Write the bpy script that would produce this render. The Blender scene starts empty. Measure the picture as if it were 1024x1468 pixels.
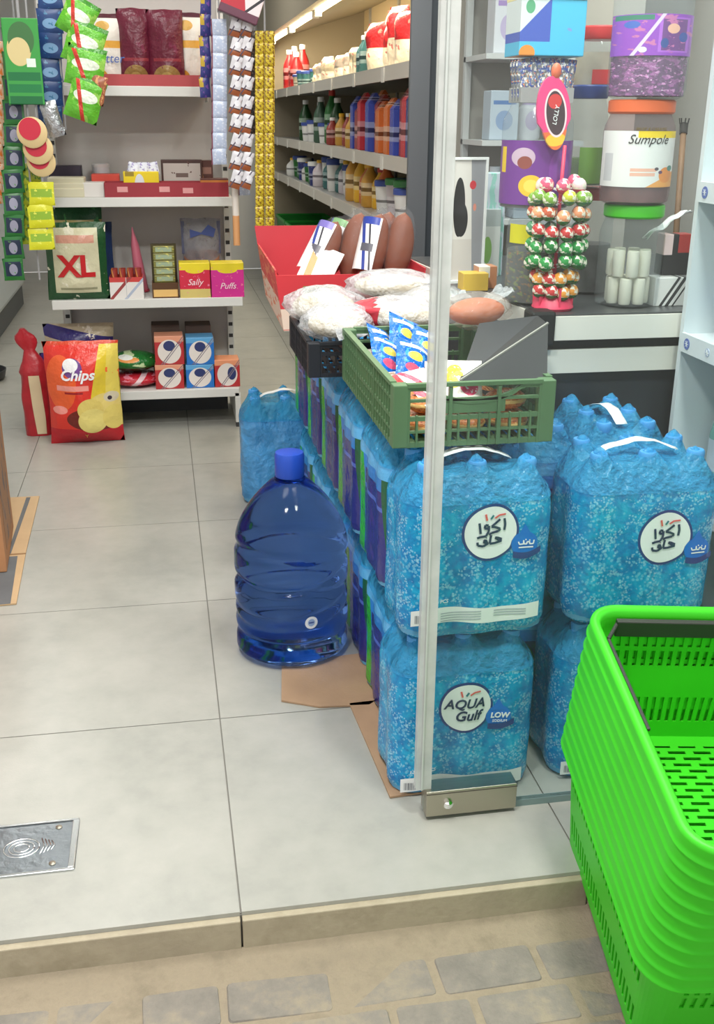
import bpy, bmesh, math, random
from mathutils import Vector, Matrix, noise
random.seed(7)
PI = math.pi
scene = bpy.context.scene
COL = scene.collection

# ---------------------------------------------------------------- camera, world, lights, exposure
FPX, CAMH = 1500.0, 1.22
def cam_axes(vp=(222, 167), roll=.008):
    dy = Vector((vp[0]-512, vp[1]-734, FPX)).normalized()
    hd = Vector((1, roll, 0)).normalized()
    dx = (hd - dy*hd.dot(dy)).normalized()
    dz = dx.cross(dy)
    if dz.y > 0: dz = -dz
    return dx, dy, dz
_DX, _DY, _DZ = cam_axes()
def _to_world(c): return Vector((_DX.dot(c), _DY.dot(c), _DZ.dot(c)))
cam_data = bpy.data.cameras.new('camera')
cam_data.sensor_fit = 'VERTICAL'; cam_data.sensor_height = 36; cam_data.sensor_width = 36
cam_data.lens = 36*FPX/1468; cam_data.clip_start = .02; cam_data.clip_end = 100
cam = bpy.data.objects.new('camera', cam_data); COL.objects.link(cam)
_r, _u, _b = _to_world(Vector((1,0,0))), _to_world(Vector((0,-1,0))), _to_world(Vector((0,0,-1)))
cam.matrix_world = Matrix(((_r.x,_u.x,_b.x,0),(_r.y,_u.y,_b.y,0),(_r.z,_u.z,_b.z,CAMH),(0,0,0,1)))
scene.camera = cam

def W(px, py, Y):                      # world point seen at a photo position, at depth Y
    d = _to_world(Vector((px-512, py-734, FPX)))
    return Vector((0,0,CAMH)) + d*(Y/d.y)
def WX(px, py, X):
    d = _to_world(Vector((px-512, py-734, FPX)))
    return Vector((0,0,CAMH)) + d*(X/d.x)
def WR(x0, y0, x1, y1, Y):             # photo rectangle at depth Y -> centre x, base z, width, height
    a, b = W((x0+x1)/2, y1, Y), W((x0+x1)/2, y0, Y)
    w = (W(x1, (y0+y1)/2, Y)-W(x0, (y0+y1)/2, Y)).x
    return a.x, a.z, abs(w), b.z-a.z

world = bpy.data.worlds.new('world'); scene.world = world; world.use_nodes = True
world.node_tree.nodes['Background'].inputs[0].default_value = (.88, .87, .85, 1)
world.node_tree.nodes['Background'].inputs[1].default_value = 1.05

def area(name, loc, size, power, color=(1,1,1), rot=(0,0,0)):
    l = bpy.data.lights.new(name, 'AREA'); l.shape = 'RECTANGLE'; l.size, l.size_y = size
    l.energy = power; l.color = color
    o = bpy.data.objects.new(name, l); COL.objects.link(o); o.location = loc; o.rotation_euler = rot
    return o
LIGHTS = [((-.35, 1.85), 13), ((.75, 1.85), 15), ((-.25, 3.6), 10), ((1.3, 2.9), 17), ((-.9, 6.2), 12), ((.4, 6.2), 10)]
for (lx, ly), p in LIGHTS:
    area('panel_light', (lx, ly, 2.655), (.55, .55), p, (1, .985, .95))

FILL_LAMPS = [((-.3, .85), 30), ((.75, .85), 28)]                     # unseen fill lamps added to brighten the entrance floor and pack fronts
for (lx, ly), p in FILL_LAMPS:
    area('entrance_fill_light', (lx, ly, 2.69), (.24, .24), p, (1, .98, .94))

scene.view_settings.view_transform = 'Standard'
scene.view_settings.look = 'None'
scene.view_settings.gamma = 1.0
scene.view_settings.use_curve_mapping = False
scene.view_settings.exposure = 0.36

# ---------------------------------------------------------------- materials
def lin(c):
    out = []
    for v in c[:3]:
        v = v/255
        out.append(v/12.92 if v <= .04045 else ((v+.055)/1.055)**2.4)
    return (*out, 1)
MATS = {}
def _new(name):
    m = bpy.data.materials.new(name); m.use_nodes = True
    nt = m.node_tree
    return m, nt, nt.nodes['Principled BSDF']
def _mix(nt, fac, a, b):
    n = nt.nodes.new('ShaderNodeMix'); n.data_type = 'RGBA'
    if hasattr(fac, 'links') or hasattr(fac, 'is_output'): nt.links.new(fac, n.inputs[0])
    else: n.inputs[0].default_value = fac
    for s, v in ((n.inputs[6], a), (n.inputs[7], b)):
        if hasattr(v, 'is_output'): nt.links.new(v, s)
        else: s.default_value = v
    return n.outputs[2]
def _math(nt, op, a, b=None):
    n = nt.nodes.new('ShaderNodeMath'); n.operation = op
    for i, v in enumerate((a, b)):
        if v is None: continue
        if hasattr(v, 'is_output'): nt.links.new(v, n.inputs[i])
        else: n.inputs[i].default_value = v
    return n.outputs[0]
def _vmath(nt, op, a, b=None, out=0):
    n = nt.nodes.new('ShaderNodeVectorMath'); n.operation = op
    for i, v in enumerate((a, b)):
        if v is None: continue
        if hasattr(v, 'is_output'): nt.links.new(v, n.inputs[i])
        else: n.inputs[i].default_value = v
    return n.outputs[out]
def _noise(nt, vec, scale, detail=3, rough=.55):
    n = nt.nodes.new('ShaderNodeTexNoise'); n.inputs['Scale'].default_value = scale
    n.inputs['Detail'].default_value = detail; n.inputs['Roughness'].default_value = rough
    if vec is not None: nt.links.new(vec, n.inputs['Vector'])
    return n.outputs['Fac']
def _ramp(nt, fac, stops):
    n = nt.nodes.new('ShaderNodeValToRGB'); nt.links.new(fac, n.inputs[0])
    cr = n.color_ramp
    while len(cr.elements) < len(stops): cr.elements.new(.5)
    for e, (p, c) in zip(cr.elements, stops): e.position = p; e.color = c
    return n.outputs[0]
def _bump(nt, b, fac, strength, dist=.01):
    n = nt.nodes.new('ShaderNodeBump'); n.inputs['Strength'].default_value = strength; n.inputs['Distance'].default_value = dist
    nt.links.new(fac, n.inputs['Height']); nt.links.new(n.outputs[0], b.inputs['Normal'])
def mat(name, col=(200,200,200), rough=.5, metal=0, var=0, vscale=6, bump=0, bscale=60, trans=0, ior=1.45, alpha=1, coat=0, emit=0, spec=None):
    if name in MATS: return MATS[name]
    m, nt, b = _new(name)
    b.inputs['Base Color'].default_value = lin(col); b.inputs['Roughness'].default_value = rough
    b.inputs['Metallic'].default_value = metal; b.inputs['Transmission Weight'].default_value = trans
    b.inputs['IOR'].default_value = ior; b.inputs['Alpha'].default_value = alpha; b.inputs['Coat Weight'].default_value = coat
    if spec is not None: b.inputs['Specular IOR Level'].default_value = spec
    if emit:
        b.inputs['Emission Color'].default_value = lin(col); b.inputs['Emission Strength'].default_value = emit
    tc = None
    if var or bump: tc = nt.nodes.new('ShaderNodeTexCoord').outputs['Object']
    if var:
        c = lin(col); f = _noise(nt, tc, vscale, 5)
        lo = tuple(max(0, x*(1-var)) for x in c[:3])+(1,); hi = tuple(min(1, x*(1+var)) for x in c[:3])+(1,)
        nt.links.new(_ramp(nt, f, [(.3, lo), (.7, hi)]), b.inputs['Base Color'])
    if bump: _bump(nt, b, _noise(nt, tc, bscale, 3), bump)
    MATS[name] = m; return m
def film(name, tint=(235,240,245), fac=.35, rough=.12, bump=.6, bscale=35, col=(245,248,250)):
    """thin clear wrapping: see-through with a glossy, slightly milky skin"""
    if name in MATS: return MATS[name]
    m, nt, b = _new(name)
    b.inputs['Base Color'].default_value = lin(col); b.inputs['Roughness'].default_value = rough
    t = nt.nodes.new('ShaderNodeBsdfTransparent'); t.inputs[0].default_value = lin(tint)
    mx = nt.nodes.new('ShaderNodeMixShader')
    tc = nt.nodes.new('ShaderNodeTexCoord').outputs['Object']
    f = _noise(nt, tc, bscale, 4)
    nt.links.new(_math(nt, 'MULTIPLY', _math(nt, 'ADD', f, .5), fac), mx.inputs[0])
    _bump(nt, b, f, bump, .02)
    nt.links.new(t.outputs[0], mx.inputs[1]); nt.links.new(b.outputs[0], mx.inputs[2])
    nt.links.new(mx.outputs[0], nt.nodes['Material Output'].inputs[0])
    MATS[name] = m; return m
def pmat(name, base, shapes, ax=(0, 2), rough=.35, bump=0, bscale=30, coord='Generated'):
    """flat print: shapes laid over a base colour in the piece's own 0..1 coordinates"""
    if name in MATS: return MATS[name]
    m, nt, b = _new(name)
    b.inputs['Roughness'].default_value = rough
    tcn = nt.nodes.new('ShaderNodeTexCoord'); sep = nt.nodes.new('ShaderNodeSeparateXYZ')
    nt.links.new(tcn.outputs[coord], sep.inputs[0])
    cb = nt.nodes.new('ShaderNodeCombineXYZ')
    nt.links.new(sep.outputs[ax[0]], cb.inputs[0]); nt.links.new(sep.outputs[ax[1]], cb.inputs[1])
    uv = cb.outputs[0]; col = lin(base)
    for s in shapes:
        k = s[0]
        if k == 'rect':
            _, u0, u1, v0, v1, c = s
            q = _vmath(nt, 'ABSOLUTE', _vmath(nt, 'MULTIPLY', _vmath(nt, 'SUBTRACT', uv, ((u0+u1)/2, (v0+v1)/2, 0)), (2/(u1-u0), 2/(v1-v0), 0)))
            sp = nt.nodes.new('ShaderNodeSeparateXYZ'); nt.links.new(q, sp.inputs[0])
            f = _math(nt, 'LESS_THAN', _math(nt, 'MAXIMUM', sp.outputs[0], sp.outputs[1]), 1.0)
        elif k == 'ell':
            _, u, v, ru, rv, c = s
            q = _vmath(nt, 'MULTIPLY', _vmath(nt, 'SUBTRACT', uv, (u, v, 0)), (1/ru, 1/rv, 0))
            f = _math(nt, 'LESS_THAN', _vmath(nt, 'LENGTH', q, None, 1), 1.0)
        elif k == 'line':
            _, a, bb, cc, w, c = s
            f = _math(nt, 'LESS_THAN', _math(nt, 'ABSOLUTE', _math(nt, 'SUBTRACT', _vmath(nt, 'DOT_PRODUCT', uv, (a, bb, 0), 1), cc)), w)
        elif k == 'half':
            _, a, bb, cc, c = s
            f = _math(nt, 'GREATER_THAN', _vmath(nt, 'DOT_PRODUCT', uv, (a, bb, 0), 1), cc)
        elif k == 'sine':                       # a curved upright band
            _, cu, amp, fr, ph, w, c = s
            sp = nt.nodes.new('ShaderNodeSeparateXYZ'); nt.links.new(uv, sp.inputs[0])
            sn = _math(nt, 'SINE', _math(nt, 'ADD', _math(nt, 'MULTIPLY', sp.outputs[1], fr), ph))
            x = _math(nt, 'SUBTRACT', sp.outputs[0], _math(nt, 'ADD', _math(nt, 'MULTIPLY', sn, amp), cu))
            f = _math(nt, 'LESS_THAN', _math(nt, 'ABSOLUTE', x), w)
        elif k == 'noise':
            _, sc, th, c = s
            f = _math(nt, 'GREATER_THAN', _noise(nt, uv, sc, 4), th)
        elif k == 'dots':
            _, sc, th, c = s
            vn = nt.nodes.new('ShaderNodeTexVoronoi'); vn.inputs['Scale'].default_value = sc
            nt.links.new(uv, vn.inputs['Vector'])
            f = _math(nt, 'LESS_THAN', vn.outputs['Distance'], th)
        col = _mix(nt, f, col, lin(c))
    if hasattr(col, 'is_output'): nt.links.new(col, b.inputs['Base Color'])
    else: b.inputs['Base Color'].default_value = col
    if bump: _bump(nt, b, _noise(nt, tcn.outputs['Object'], bscale, 4), bump, .02)
    MATS[name] = m; return m

# ---------------------------------------------------------------- mesh builder
class G:
    def __init__(s): s.v = []; s.f = []
    def add(s, vs, fs):
        o = len(s.v); s.v += [tuple(v) for v in vs]; s.f += [tuple(i+o for i in f) for f in fs]; return s
    def box(s, x0, x1, y0, y1, z0, z1):
        return s.add([(x0,y0,z0),(x1,y0,z0),(x1,y1,z0),(x0,y1,z0),(x0,y0,z1),(x1,y0,z1),(x1,y1,z1),(x0,y1,z1)],
                     [(0,3,2,1),(4,5,6,7),(0,1,5,4),(1,2,6,5),(2,3,7,6),(3,0,4,7)])
    def bar(s, p, q, w, h, up=(0,0,1)):
        p, q = Vector(p), Vector(q); d = (q-p).normalized(); u = Vector(up)
        if abs(d.dot(u)) > .98: u = Vector((0,1,0))
        a = d.cross(u).normalized(); b = a.cross(d).normalized()
        vs = [e + a*sx*w/2 + b*sz*h/2 for e in (p, q) for sx, sz in ((-1,-1),(1,-1),(1,1),(-1,1))]
        return s.add(vs, [(0,1,2,3),(7,6,5,4),(0,4,5,1),(1,5,6,2),(2,6,7,3),(3,7,4,0)])
    def tube(s, pts, r, n=8):
        pts = [Vector(p) for p in pts]; rings = []
        for i, p in enumerate(pts):
            d = (pts[min(i+1, len(pts)-1)]-pts[max(i-1, 0)]).normalized()
            u = Vector((0,0,1)) if abs(d.z) < .95 else Vector((1,0,0))
            a = d.cross(u).normalized(); b = a.cross(d)
            rr = r[i] if isinstance(r, (list, tuple)) else r
            rings.append([p + (a*math.cos(t)+b*math.sin(t))*rr for t in [2*PI*k/n for k in range(n)]])
        vs = [v for ring in rings for v in ring]
        fs = [(i*n+k, i*n+(k+1) % n, (i+1)*n+(k+1) % n, (i+1)*n+k) for i in range(len(pts)-1) for k in range(n)]
        fs += [tuple(range(n))[::-1], tuple((len(pts)-1)*n+k for k in range(n))]
        return s.add(vs, fs)
    def lathe(s, prof, c=(0,0,0), n=24, cap=True):
        vs = [(c[0]+r*math.cos(2*PI*k/n), c[1]+r*math.sin(2*PI*k/n), c[2]+z) for r, z in prof for k in range(n)]
        fs = [(i*n+k, i*n+(k+1) % n, (i+1)*n+(k+1) % n, (i+1)*n+k) for i in range(len(prof)-1) for k in range(n)]
        if cap: fs += [tuple(range(n))[::-1], tuple((len(prof)-1)*n+k for k in range(n))]
        return s.add(vs, fs)
    def prism(s, poly, y0, y1):          # poly in x,z extruded along y
        n = len(poly)
        vs = [(x, y0, z) for x, z in poly] + [(x, y1, z) for x, z in poly]
        return s.add(vs, [tuple(range(n)), tuple(range(2*n-1, n-1, -1))] + [(i, i+n, (i+1) % n+n, (i+1) % n) for i in range(n)])
    def surf(s, fn, nu, nv, wrap=False):
        cols = nu if wrap else nu+1
        vs = [fn(i/nu, j/nv) for j in range(nv+1) for i in range(cols)]
        fs = [(j*cols+i, j*cols+(i+1) % cols, (j+1)*cols+(i+1) % cols, (j+1)*cols+i) for j in range(nv) for i in range(nu)]
        return s.add(vs, fs)
    def ball(s, c, r, nu=12, nv=8):
        if not hasattr(r, '__len__'): r = (r, r, r)
        return s.surf(lambda u, v: (c[0]+r[0]*math.sin(PI*v)*math.cos(2*PI*u), c[1]+r[1]*math.sin(PI*v)*math.sin(2*PI*u), c[2]-r[2]*math.cos(PI*v)), nu, nv, True)
    def xf(s, M): s.v = [tuple(M @ Vector(v)) for v in s.v]; return s
    def map(s, fn): s.v = [tuple(fn(*v)) for v in s.v]; return s
    def mesh(s, name, smooth=None):
        m = bpy.data.meshes.new(name); m.from_pydata(s.v, [], s.f)
        bm = bmesh.new(); bm.from_mesh(m); bmesh.ops.remove_doubles(bm, verts=bm.verts, dist=1e-6)
        bmesh.ops.recalc_face_normals(bm, faces=bm.faces); bm.to_mesh(m); bm.free()
        if smooth is not None:
            for p in m.polygons: p.use_smooth = True
            if smooth < 3: m.set_sharp_from_angle(angle=smooth)
        return m
def obj(name, g, m, parent=None, smooth=None, bevel=0, solid=0, loc=None, rot=None):
    me = g if isinstance(g, bpy.types.Mesh) else g.mesh(name, smooth)
    if not me.materials: me.materials.append(m)
    o = bpy.data.objects.new(name, me); COL.objects.link(o)
    if parent: o.parent = parent
    if loc is not None: o.location = loc
    if rot is not None: o.rotation_euler = rot
    if solid:
        md = o.modifiers.new('solidify', 'SOLIDIFY'); md.thickness = solid; md.offset = 0
    if bevel:
        md = o.modifiers.new('bevel', 'BEVEL'); md.width = bevel; md.segments = 2; md.limit_method = 'ANGLE'
    return o
def tag(o, label, cat, group=None):
    o['label'] = label; o['category'] = cat
    if group: o['group'] = group
    return o
def thing(name, label, cat, loc=(0,0,0), rot=(0,0,0), group=None):
    o = bpy.data.objects.new(name, None); COL.objects.link(o); o.empty_display_size = .05
    o.location = loc; o.rotation_euler = rot
    return tag(o, label, cat, group)
def struct(o): o['kind'] = 'structure'; return o
def dup(root, loc, rot=None, label=None, group=None):
    def cp(o, par):
        c = o.copy(); COL.objects.link(c); c.parent = par
        for ch in o.children: cp(ch, c)
        return c
    kids = list(root.children)
    r = root.copy(); COL.objects.link(r); r.location = loc
    if rot is not None: r.rotation_euler = rot
    if label: r['label'] = label
    if group: r['group'] = group
    for ch in kids: cp(ch, r)
    return r
def bake(o):                             # apply modifiers once so that copies share the result
    dg = bpy.context.evaluated_depsgraph_get(); dg.update()
    me = bpy.data.meshes.new_from_object(o.evaluated_get(dg)); o.modifiers.clear(); o.data = me; return o
_TX = {}
def text_mesh(body, size, shear=0, extr=.0004, bold=0, spacing=1):
    key = (body, size, shear, extr, bold, spacing)
    if key in _TX: return _TX[key].copy()
    c = bpy.data.curves.new('text', 'FONT'); c.body = body; c.size = size; c.shear = shear; c.extrude = extr
    c.align_x = 'CENTER'; c.align_y = 'CENTER'; c.offset = bold; c.space_character = spacing; c.resolution_u = 3
    o = bpy.data.objects.new('text', c); COL.objects.link(o)
    dg = bpy.context.evaluated_depsgraph_get(); dg.update()
    me = bpy.data.meshes.new_from_object(o.evaluated_get(dg))
    bpy.data.objects.remove(o); bpy.data.curves.remove(c)
    for v in me.vertices: v.co = Vector((v.co.x, -v.co.z, v.co.y))     # upright, facing -y
    _TX[key] = me
    return me.copy()
def lettering(body, size, m, parent, loc, rotz=0, roty=0, shear=0, fn=None, bold=0, name='lettering', spacing=1, rot=None):
    me = text_mesh(body, size, shear, .0004, bold, spacing)
    if fn:
        for v in me.vertices:
            p = fn(v.co.x+loc[0], v.co.y, v.co.z+loc[2]); v.co = Vector(p)
        loc = (0,0,0)
    me.materials.clear()
    return obj(name, me, m, parent, loc=loc, rot=rot or (0, roty, rotz))
def stroke(g, pts, w, depth=.0005):      # flat brush stroke in x,z facing -y
    for (a, b) in zip(pts[:-1], pts[1:]):
        g.bar((a[0], 0, a[1]), (b[0], 0, b[1]), depth, w, up=(1,0,0) if abs(b[1]-a[1]) > abs(b[0]-a[0]) else (0,0,1))
    return g
def wnoise(p, s, seed=0): return noise.noise(Vector(p)*s + Vector((seed*7.3, seed*3.1, seed*1.7)))

# generic pieces
def bag_geo(w, h, d, seed=0, nu=14, nv=16, lean=0, crimp=.06, wob=.05):
    """filled pouch standing on z=0, face towards -y, flat sealed ends"""
    g = G()
    def fn(side):
        def f(u, v):
            e = min(1, min(v, 1-v)/.22); e = math.sin(e*PI/2)
            t = (max(0, math.sin(PI*u))**.6)*(e**.8)*d/2
            n = wnoise((u*3, v*4, side), 1.0, seed)
            pinch = 1 - .05*math.sin(PI*v) + .02*wnoise((v*5, seed, 0), 1)
            x = (u-.5)*w*pinch; z = v*h
            return (x + n*w*wob*.3, side*t*(1+n*.35) + lean*z, z + wnoise((u*4, v*3, 2), 1, seed)*h*.012)
        return f
    g.surf(fn(-1), nu, nv); g.surf(fn(1), nu, nv)
    return g
def rrect(w, d, r, n=5):                 # rounded rectangle outline with outward normals
    pts = []
    for cx, cy, a0 in ((w/2-r, d/2-r, 0), (-w/2+r, d/2-r, PI/2), (-w/2+r, -d/2+r, PI), (w/2-r, -d/2+r, 1.5*PI)):
        for k in range(n+1):
            a = a0 + k*PI/2/n; pts.append(((cx+r*math.cos(a), cy+r*math.sin(a)), (math.cos(a), math.sin(a))))
    return pts
def tray_geo(w, d, h, t=.004):           # open carton tray, base at z=0, centred
    g = G().box(-w/2, w/2, -d/2, d/2, 0, t)
    g.box(-w/2, w/2, -d/2, -d/2+t, t, h); g.box(-w/2, w/2, d/2-t, d/2, t, h)
    g.box(-w/2, -w/2+t, -d/2+t, d/2-t, t, h); g.box(w/2-t, w/2, -d/2+t, d/2-t, t, h)
    return g

# ================================================================ THE SETTING
def posmat(name, stops, scales, rough=.4, bump=0, bscale=80, rvar=0):
    m, nt, b = _new(name)
    pos = nt.nodes.new('ShaderNodeNewGeometry').outputs['Position']
    f = _noise(nt, pos, scales[0], 6, .6); f2 = _noise(nt, pos, scales[1], 4, .6)
    s = _math(nt, 'ADD', _math(nt, 'MULTIPLY', f, .65), _math(nt, 'MULTIPLY', f2, .35))
    nt.links.new(_ramp(nt, s, [(p, lin(c)) for p, c in stops]), b.inputs['Base Color'])
    b.inputs['Roughness'].default_value = rough
    if bump: _bump(nt, b, _noise(nt, pos, bscale, 5), bump, .004)
    MATS[name] = m; return m
m_tile = posmat('floor_tile', [(.30, (146,147,141)), (.48, (160,160,153)), (.64, (169,168,161))], (3.0, 18), .30, .05, 220)
m_grout = mat('grout', (128,126,120), .9)
m_riser = posmat('riser_stone', [(.3, (138,128,106)), (.5, (168,158,136)), (.66, (154,144,124))], (5, 22), .7, .25, 90)
m_paver = posmat('paver', [(.32, (112,108,101)), (.5, (129,123,114)), (.62, (146,136,118))], (9, 40), .9, .6, 130)
m_sand = posmat('sand_joint', [(.3, (126,116,98)), (.5, (146,134,114)), (.7, (132,122,105))], (8, 50), .95, .6, 160)
m_wall = mat('wall_paint', (196,197,196), .8, var=.03, vscale=2)
m_ceil = mat('ceiling_paint', (225,225,222), .9)
X0, X1, YB, ZC = -1.75, 1.95, 9.2, 2.7
YE = 1.384                                                       # shop floor edge
floor = struct(obj('floor', G().box(X0, X1, YE+.004, YB, -.16, -.004), m_grout))
tile_me = {}
jx = .066
xs = [jx+.6*k for k in range(-3, 4)]
edges = [X0]+[x for x in xs if X0 < x < X1]+[X1]
yr = [YE+.6*k for k in range(14)]
for j in range(13):
    for i in range(len(edges)-1):
        w, d = edges[i+1]-edges[i]-.003, .597
        key = (round(w, 3),)
        if key not in tile_me:
            tile_me[key] = G().box(0, w, 0, d, -.01, 0).mesh('floor_tile'); tile_me[key].materials.append(m_tile)
        obj('floor_tile', tile_me[key], m_tile, floor, loc=(edges[i]+.0015, yr[j]+.0015, 0))
# step front
thr = struct(obj('trim_1', G().box(X0-1, X1+1, YE+.002, YE+.03, -.16, -.006), m_grout))
thr['label'] = 'low stone step under the shop floor edge'
for i in range(-3, 4):
    obj('riser_slab', G().box(jx+.6*i+.0015, jx+.6*(i+1)-.0015, YE-.012, YE+.002, -.085, -.007 + .0004*i), m_riser, thr, bevel=.002)
# paving
paving = struct(obj('ground', G().box(-9, 9, -12, YE, -.16, -.0755), m_sand))
fil = G(); rr = random.Random(3)
n = 60
def fillet(u, v):
    x = -1.6+3.8*u; yy = YE-.010-.075*v*(1+.4*wnoise((x*6, 0, 0), 1)); zz = -.062-.0155*v**.7 + .002*wnoise((x*14, v*3, 1), 1)*(1-v)
    return (x, yy, zz)
fil.surf(fillet, n, 6)
obj('mortar_fillet', fil, m_sand, paving, smooth=4)
pav_me = {}
row = 0; y = YE-.07
while y > .42:
    h = rr.uniform(.082, .1)
    x = -.75 - rr.uniform(0, .15)
    while x < 1.25:
        w = rr.choice((.1, .105, .165, .175, .13))
        key = (w, round(h, 2))
        if key not in pav_me:
            pw, ph = w-.008, round(h, 2)-.008
            g = G()
            o5 = [p for p, nn in rrect(pw, ph, .007, 2)]
            i5 = [(px*.95, py*.92) for px, py in o5]; N = len(o5)
            g.add([(a, b, -.03) for a, b in o5]+[(a, b, -.006) for a, b in o5]+[(a, b, 0) for a, b in i5],
                  [(k, (k+1) % N, N+(k+1) % N, N+k) for k in range(N)]+[(N+k, N+(k+1) % N, 2*N+(k+1) % N, 2*N+k) for k in range(N)]+[tuple(range(2*N, 3*N))])
            pav_me[key] = g.mesh('paving_stone', .6); pav_me[key].materials.append(m_paver)
        o = obj('paving_stone', pav_me[key], m_paver, paving, loc=(x+w/2, y-h/2, -.0735+rr.uniform(-.0022, .0008)), rot=(rr.uniform(-.015,.015), rr.uniform(-.015,.015), rr.uniform(-.03,.03)))
        x += w
    y -= h; row += 1
# shell
struct(obj('wall_left', G().box(X0-.1, X0, YE+.02, YB, 0, ZC), m_wall))
struct(obj('wall_right', G().box(X1, X1+.1, YE+.02, YB, 0, ZC), m_wall))
struct(obj('wall_back', G().box(X0-.1, X1+.1, YB, YB+.1, 0, ZC), m_wall))
struct(obj('ceiling', G().box(X0-.1, X1+.1, YE+.02, YB+.1, ZC, ZC+.1), m_ceil))
shade_top = struct(obj('shade_slab', G().box(X0-.4, X1+.4, -1.3, YE+.02, 2.72, 2.84), mat('shade_slab_paint', (190,190,186), .8)))  # unseen slab, added to keep sky light off the paving
shade_top['label'] = 'unseen slab added to shade the pavement before the shop front'
m_diff = mat('lamp_diffuser', (255,252,244), .5, emit=2.5)
for k, ((lx, ly), p) in enumerate(FILL_LAMPS):  # housings for the two added fill lamps
    t = thing('added_fill_lamp', 'square white fill lamp added over the pavement, %s one' % ('left', 'right')[k], 'lamp', (lx, ly, 2.72), group='added fill lamps over the pavement')
    obj('frame', G().box(-.15, .15, -.15, -.125, -.022, 0).box(-.15, .15, .125, .15, -.022, 0).box(-.15, -.125, -.125, .125, -.022, 0).box(.125, .15, -.125, .125, -.022, 0), mat('lamp_frame', (235,235,235), .5), t)
    obj('diffuser', G().box(-.124, .124, -.124, .124, -.018, -.010), m_diff, t)
for k, ((lx, ly), p) in enumerate(LIGHTS):
    t = thing('ceiling_light', 'square white ceiling panel lamp %s' % ('over the shop entrance, left one', 'over the shop entrance, right one', 'over the grey shelf unit', 'over the counter', 'over the white chest freezer', 'over the far aisle')[k], 'lamp', (lx, ly, ZC), group='ceiling panel lamps')
    obj('frame', G().box(-.31, .31, -.31, -.28, -.035, 0).box(-.31, .31, .28, .31, -.035, 0).box(-.31, -.28, -.28, .28, -.035, 0).box(.28, .31, -.28, .28, -.035, 0), mat('lamp_frame', (235,235,235), .5), t)
    obj('diffuser', G().box(-.279, .279, -.279, .279, -.03, -.02), m_diff, t)
# shop-front glass
def glassmat(name, haze, tint):
    m, nt, b = _new(name)
    t = nt.nodes.new('ShaderNodeBsdfTransparent'); t.inputs[0].default_value = lin(tint)
    gl = nt.nodes.new('ShaderNodeBsdfGlossy'); gl.inputs['Roughness'].default_value = .03
    df = nt.nodes.new('ShaderNodeBsdfDiffuse'); df.inputs[0].default_value = lin((225,230,232))
    fr = nt.nodes.new('ShaderNodeFresnel'); fr.inputs[0].default_value = 1.35
    m1 = nt.nodes.new('ShaderNodeMixShader'); m1.inputs[0].default_value = haze
    nt.links.new(t.outputs[0], m1.inputs[1]); nt.links.new(df.outputs[0], m1.inputs[2])
    m2 = nt.nodes.new('ShaderNodeMixShader'); bf = nt.nodes.new('ShaderNodeNewGeometry').outputs['Backfacing']
    nt.links.new(_math(nt, 'MULTIPLY', fr.outputs[0], _math(nt, 'SUBTRACT', 1.0, bf)), m2.inputs[0])
    nt.links.new(m1.outputs[0], m2.inputs[1]); nt.links.new(gl.outputs[0], m2.inputs[2])
    nt.links.new(m2.outputs[0], nt.nodes['Material Output'].inputs[0]); MATS[name] = m; return m
YG = 1.585
m_glass = glassmat('window_glass', .014, (248,252,251))
win = struct(thing('window_1', 'x', 'x', (.42, YG, .0))); del win['label']; del win['category']
obj('pane', G().box(0, .507, -.005, .005, .014, 2.6), m_glass, win)
obj('pane', G().box(.511, 1.53, -.005, .005, .014, 2.6), m_glass, win)
m_seal = film('edge_seal', (206,213,213), .50, .35, .1, 12, (240,242,240))
sl = G().box(-.016, -.006, -.008, .008, .062, 2.6).box(-.006, .013, -.009, -.0055, .062, 2.6).box(-.006, .013, .0055, .009, .062, 2.6)
seal = obj('edge_seal', sl, m_seal, win)
seal['label'] = 'frosted plastic seal strip along the glass edge'
obj('seal_lip', G().box(-.007, -.004, -.0115, -.009, .062, 2.6), mat('seal_lip', (190,196,194), .3), seal)
m_steel = mat('brushed_steel', (178,172,158), .32, 1, bump=.05, bscale=300)
patch = obj('patch_fitting', G().box(.002, .176, -.02, .02, .008, .062), m_steel, win, bevel=.002)
patch['label'] = 'brushed steel corner fitting with a lock at the foot of the glass'
lk = G().lathe([(.009, 0), (.009, .006), (.007, .008), (.003, .010)], n=16); lk.xf(Matrix.Translation((.043, -.0195, .034)) @ Matrix.Rotation(PI/2, 4, 'X'))
obj('lock', lk, mat('chrome', (235,235,235), .12, 1), patch, smooth=.6)
obj('cover_seam', G().box(.002, .176, -.0206, -.0198, .056, .0575), mat('dark_seam', (70,66,60), .6), patch)
obj('sill_seal', G().box(.176, 1.53, -.006, .006, .0, .014), mat('sill_seal', (120,140,140), .5), win)

# floor hatch
fh = thing('floor_hatch', 'silver metal cover plate with raised emblem set in the floor tiles', 'floor plate', (-.36, 1.607, 0))
obj('frame', G().box(-.15, .15, -.072, -.066, .0002, .004).box(-.15, .15, .066, .072, .0002, .004).box(-.15, -.14, -.066, .066, .0002, .004).box(.139, .15, -.066, .066, .0002, .004), mat('hatch_frame', (205,210,212), .22, 1), fh, bevel=.001)
pl = obj('plate', G().box(-.14, .139, -.066, .066, .0002, .0028), mat('hatch_plate', (146,154,160), .3, 1, bump=.12, bscale=60), fh)
for sx, sy in ((.115, .05), (.112, -.05)):
    obj('screw', G().lathe([(.006, 0), (.006, .0012), (.004, .002)], (sx, sy, .0028), 12), m_steel, pl, smooth=.6)
em = G()
for r in (.012, .02, .028): em.tube([(r*math.cos(a)*1.1+.055, r*math.sin(a)*.9, .003) for a in [2*PI*k/20 for k in range(21)]], .0016, 5)
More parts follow.
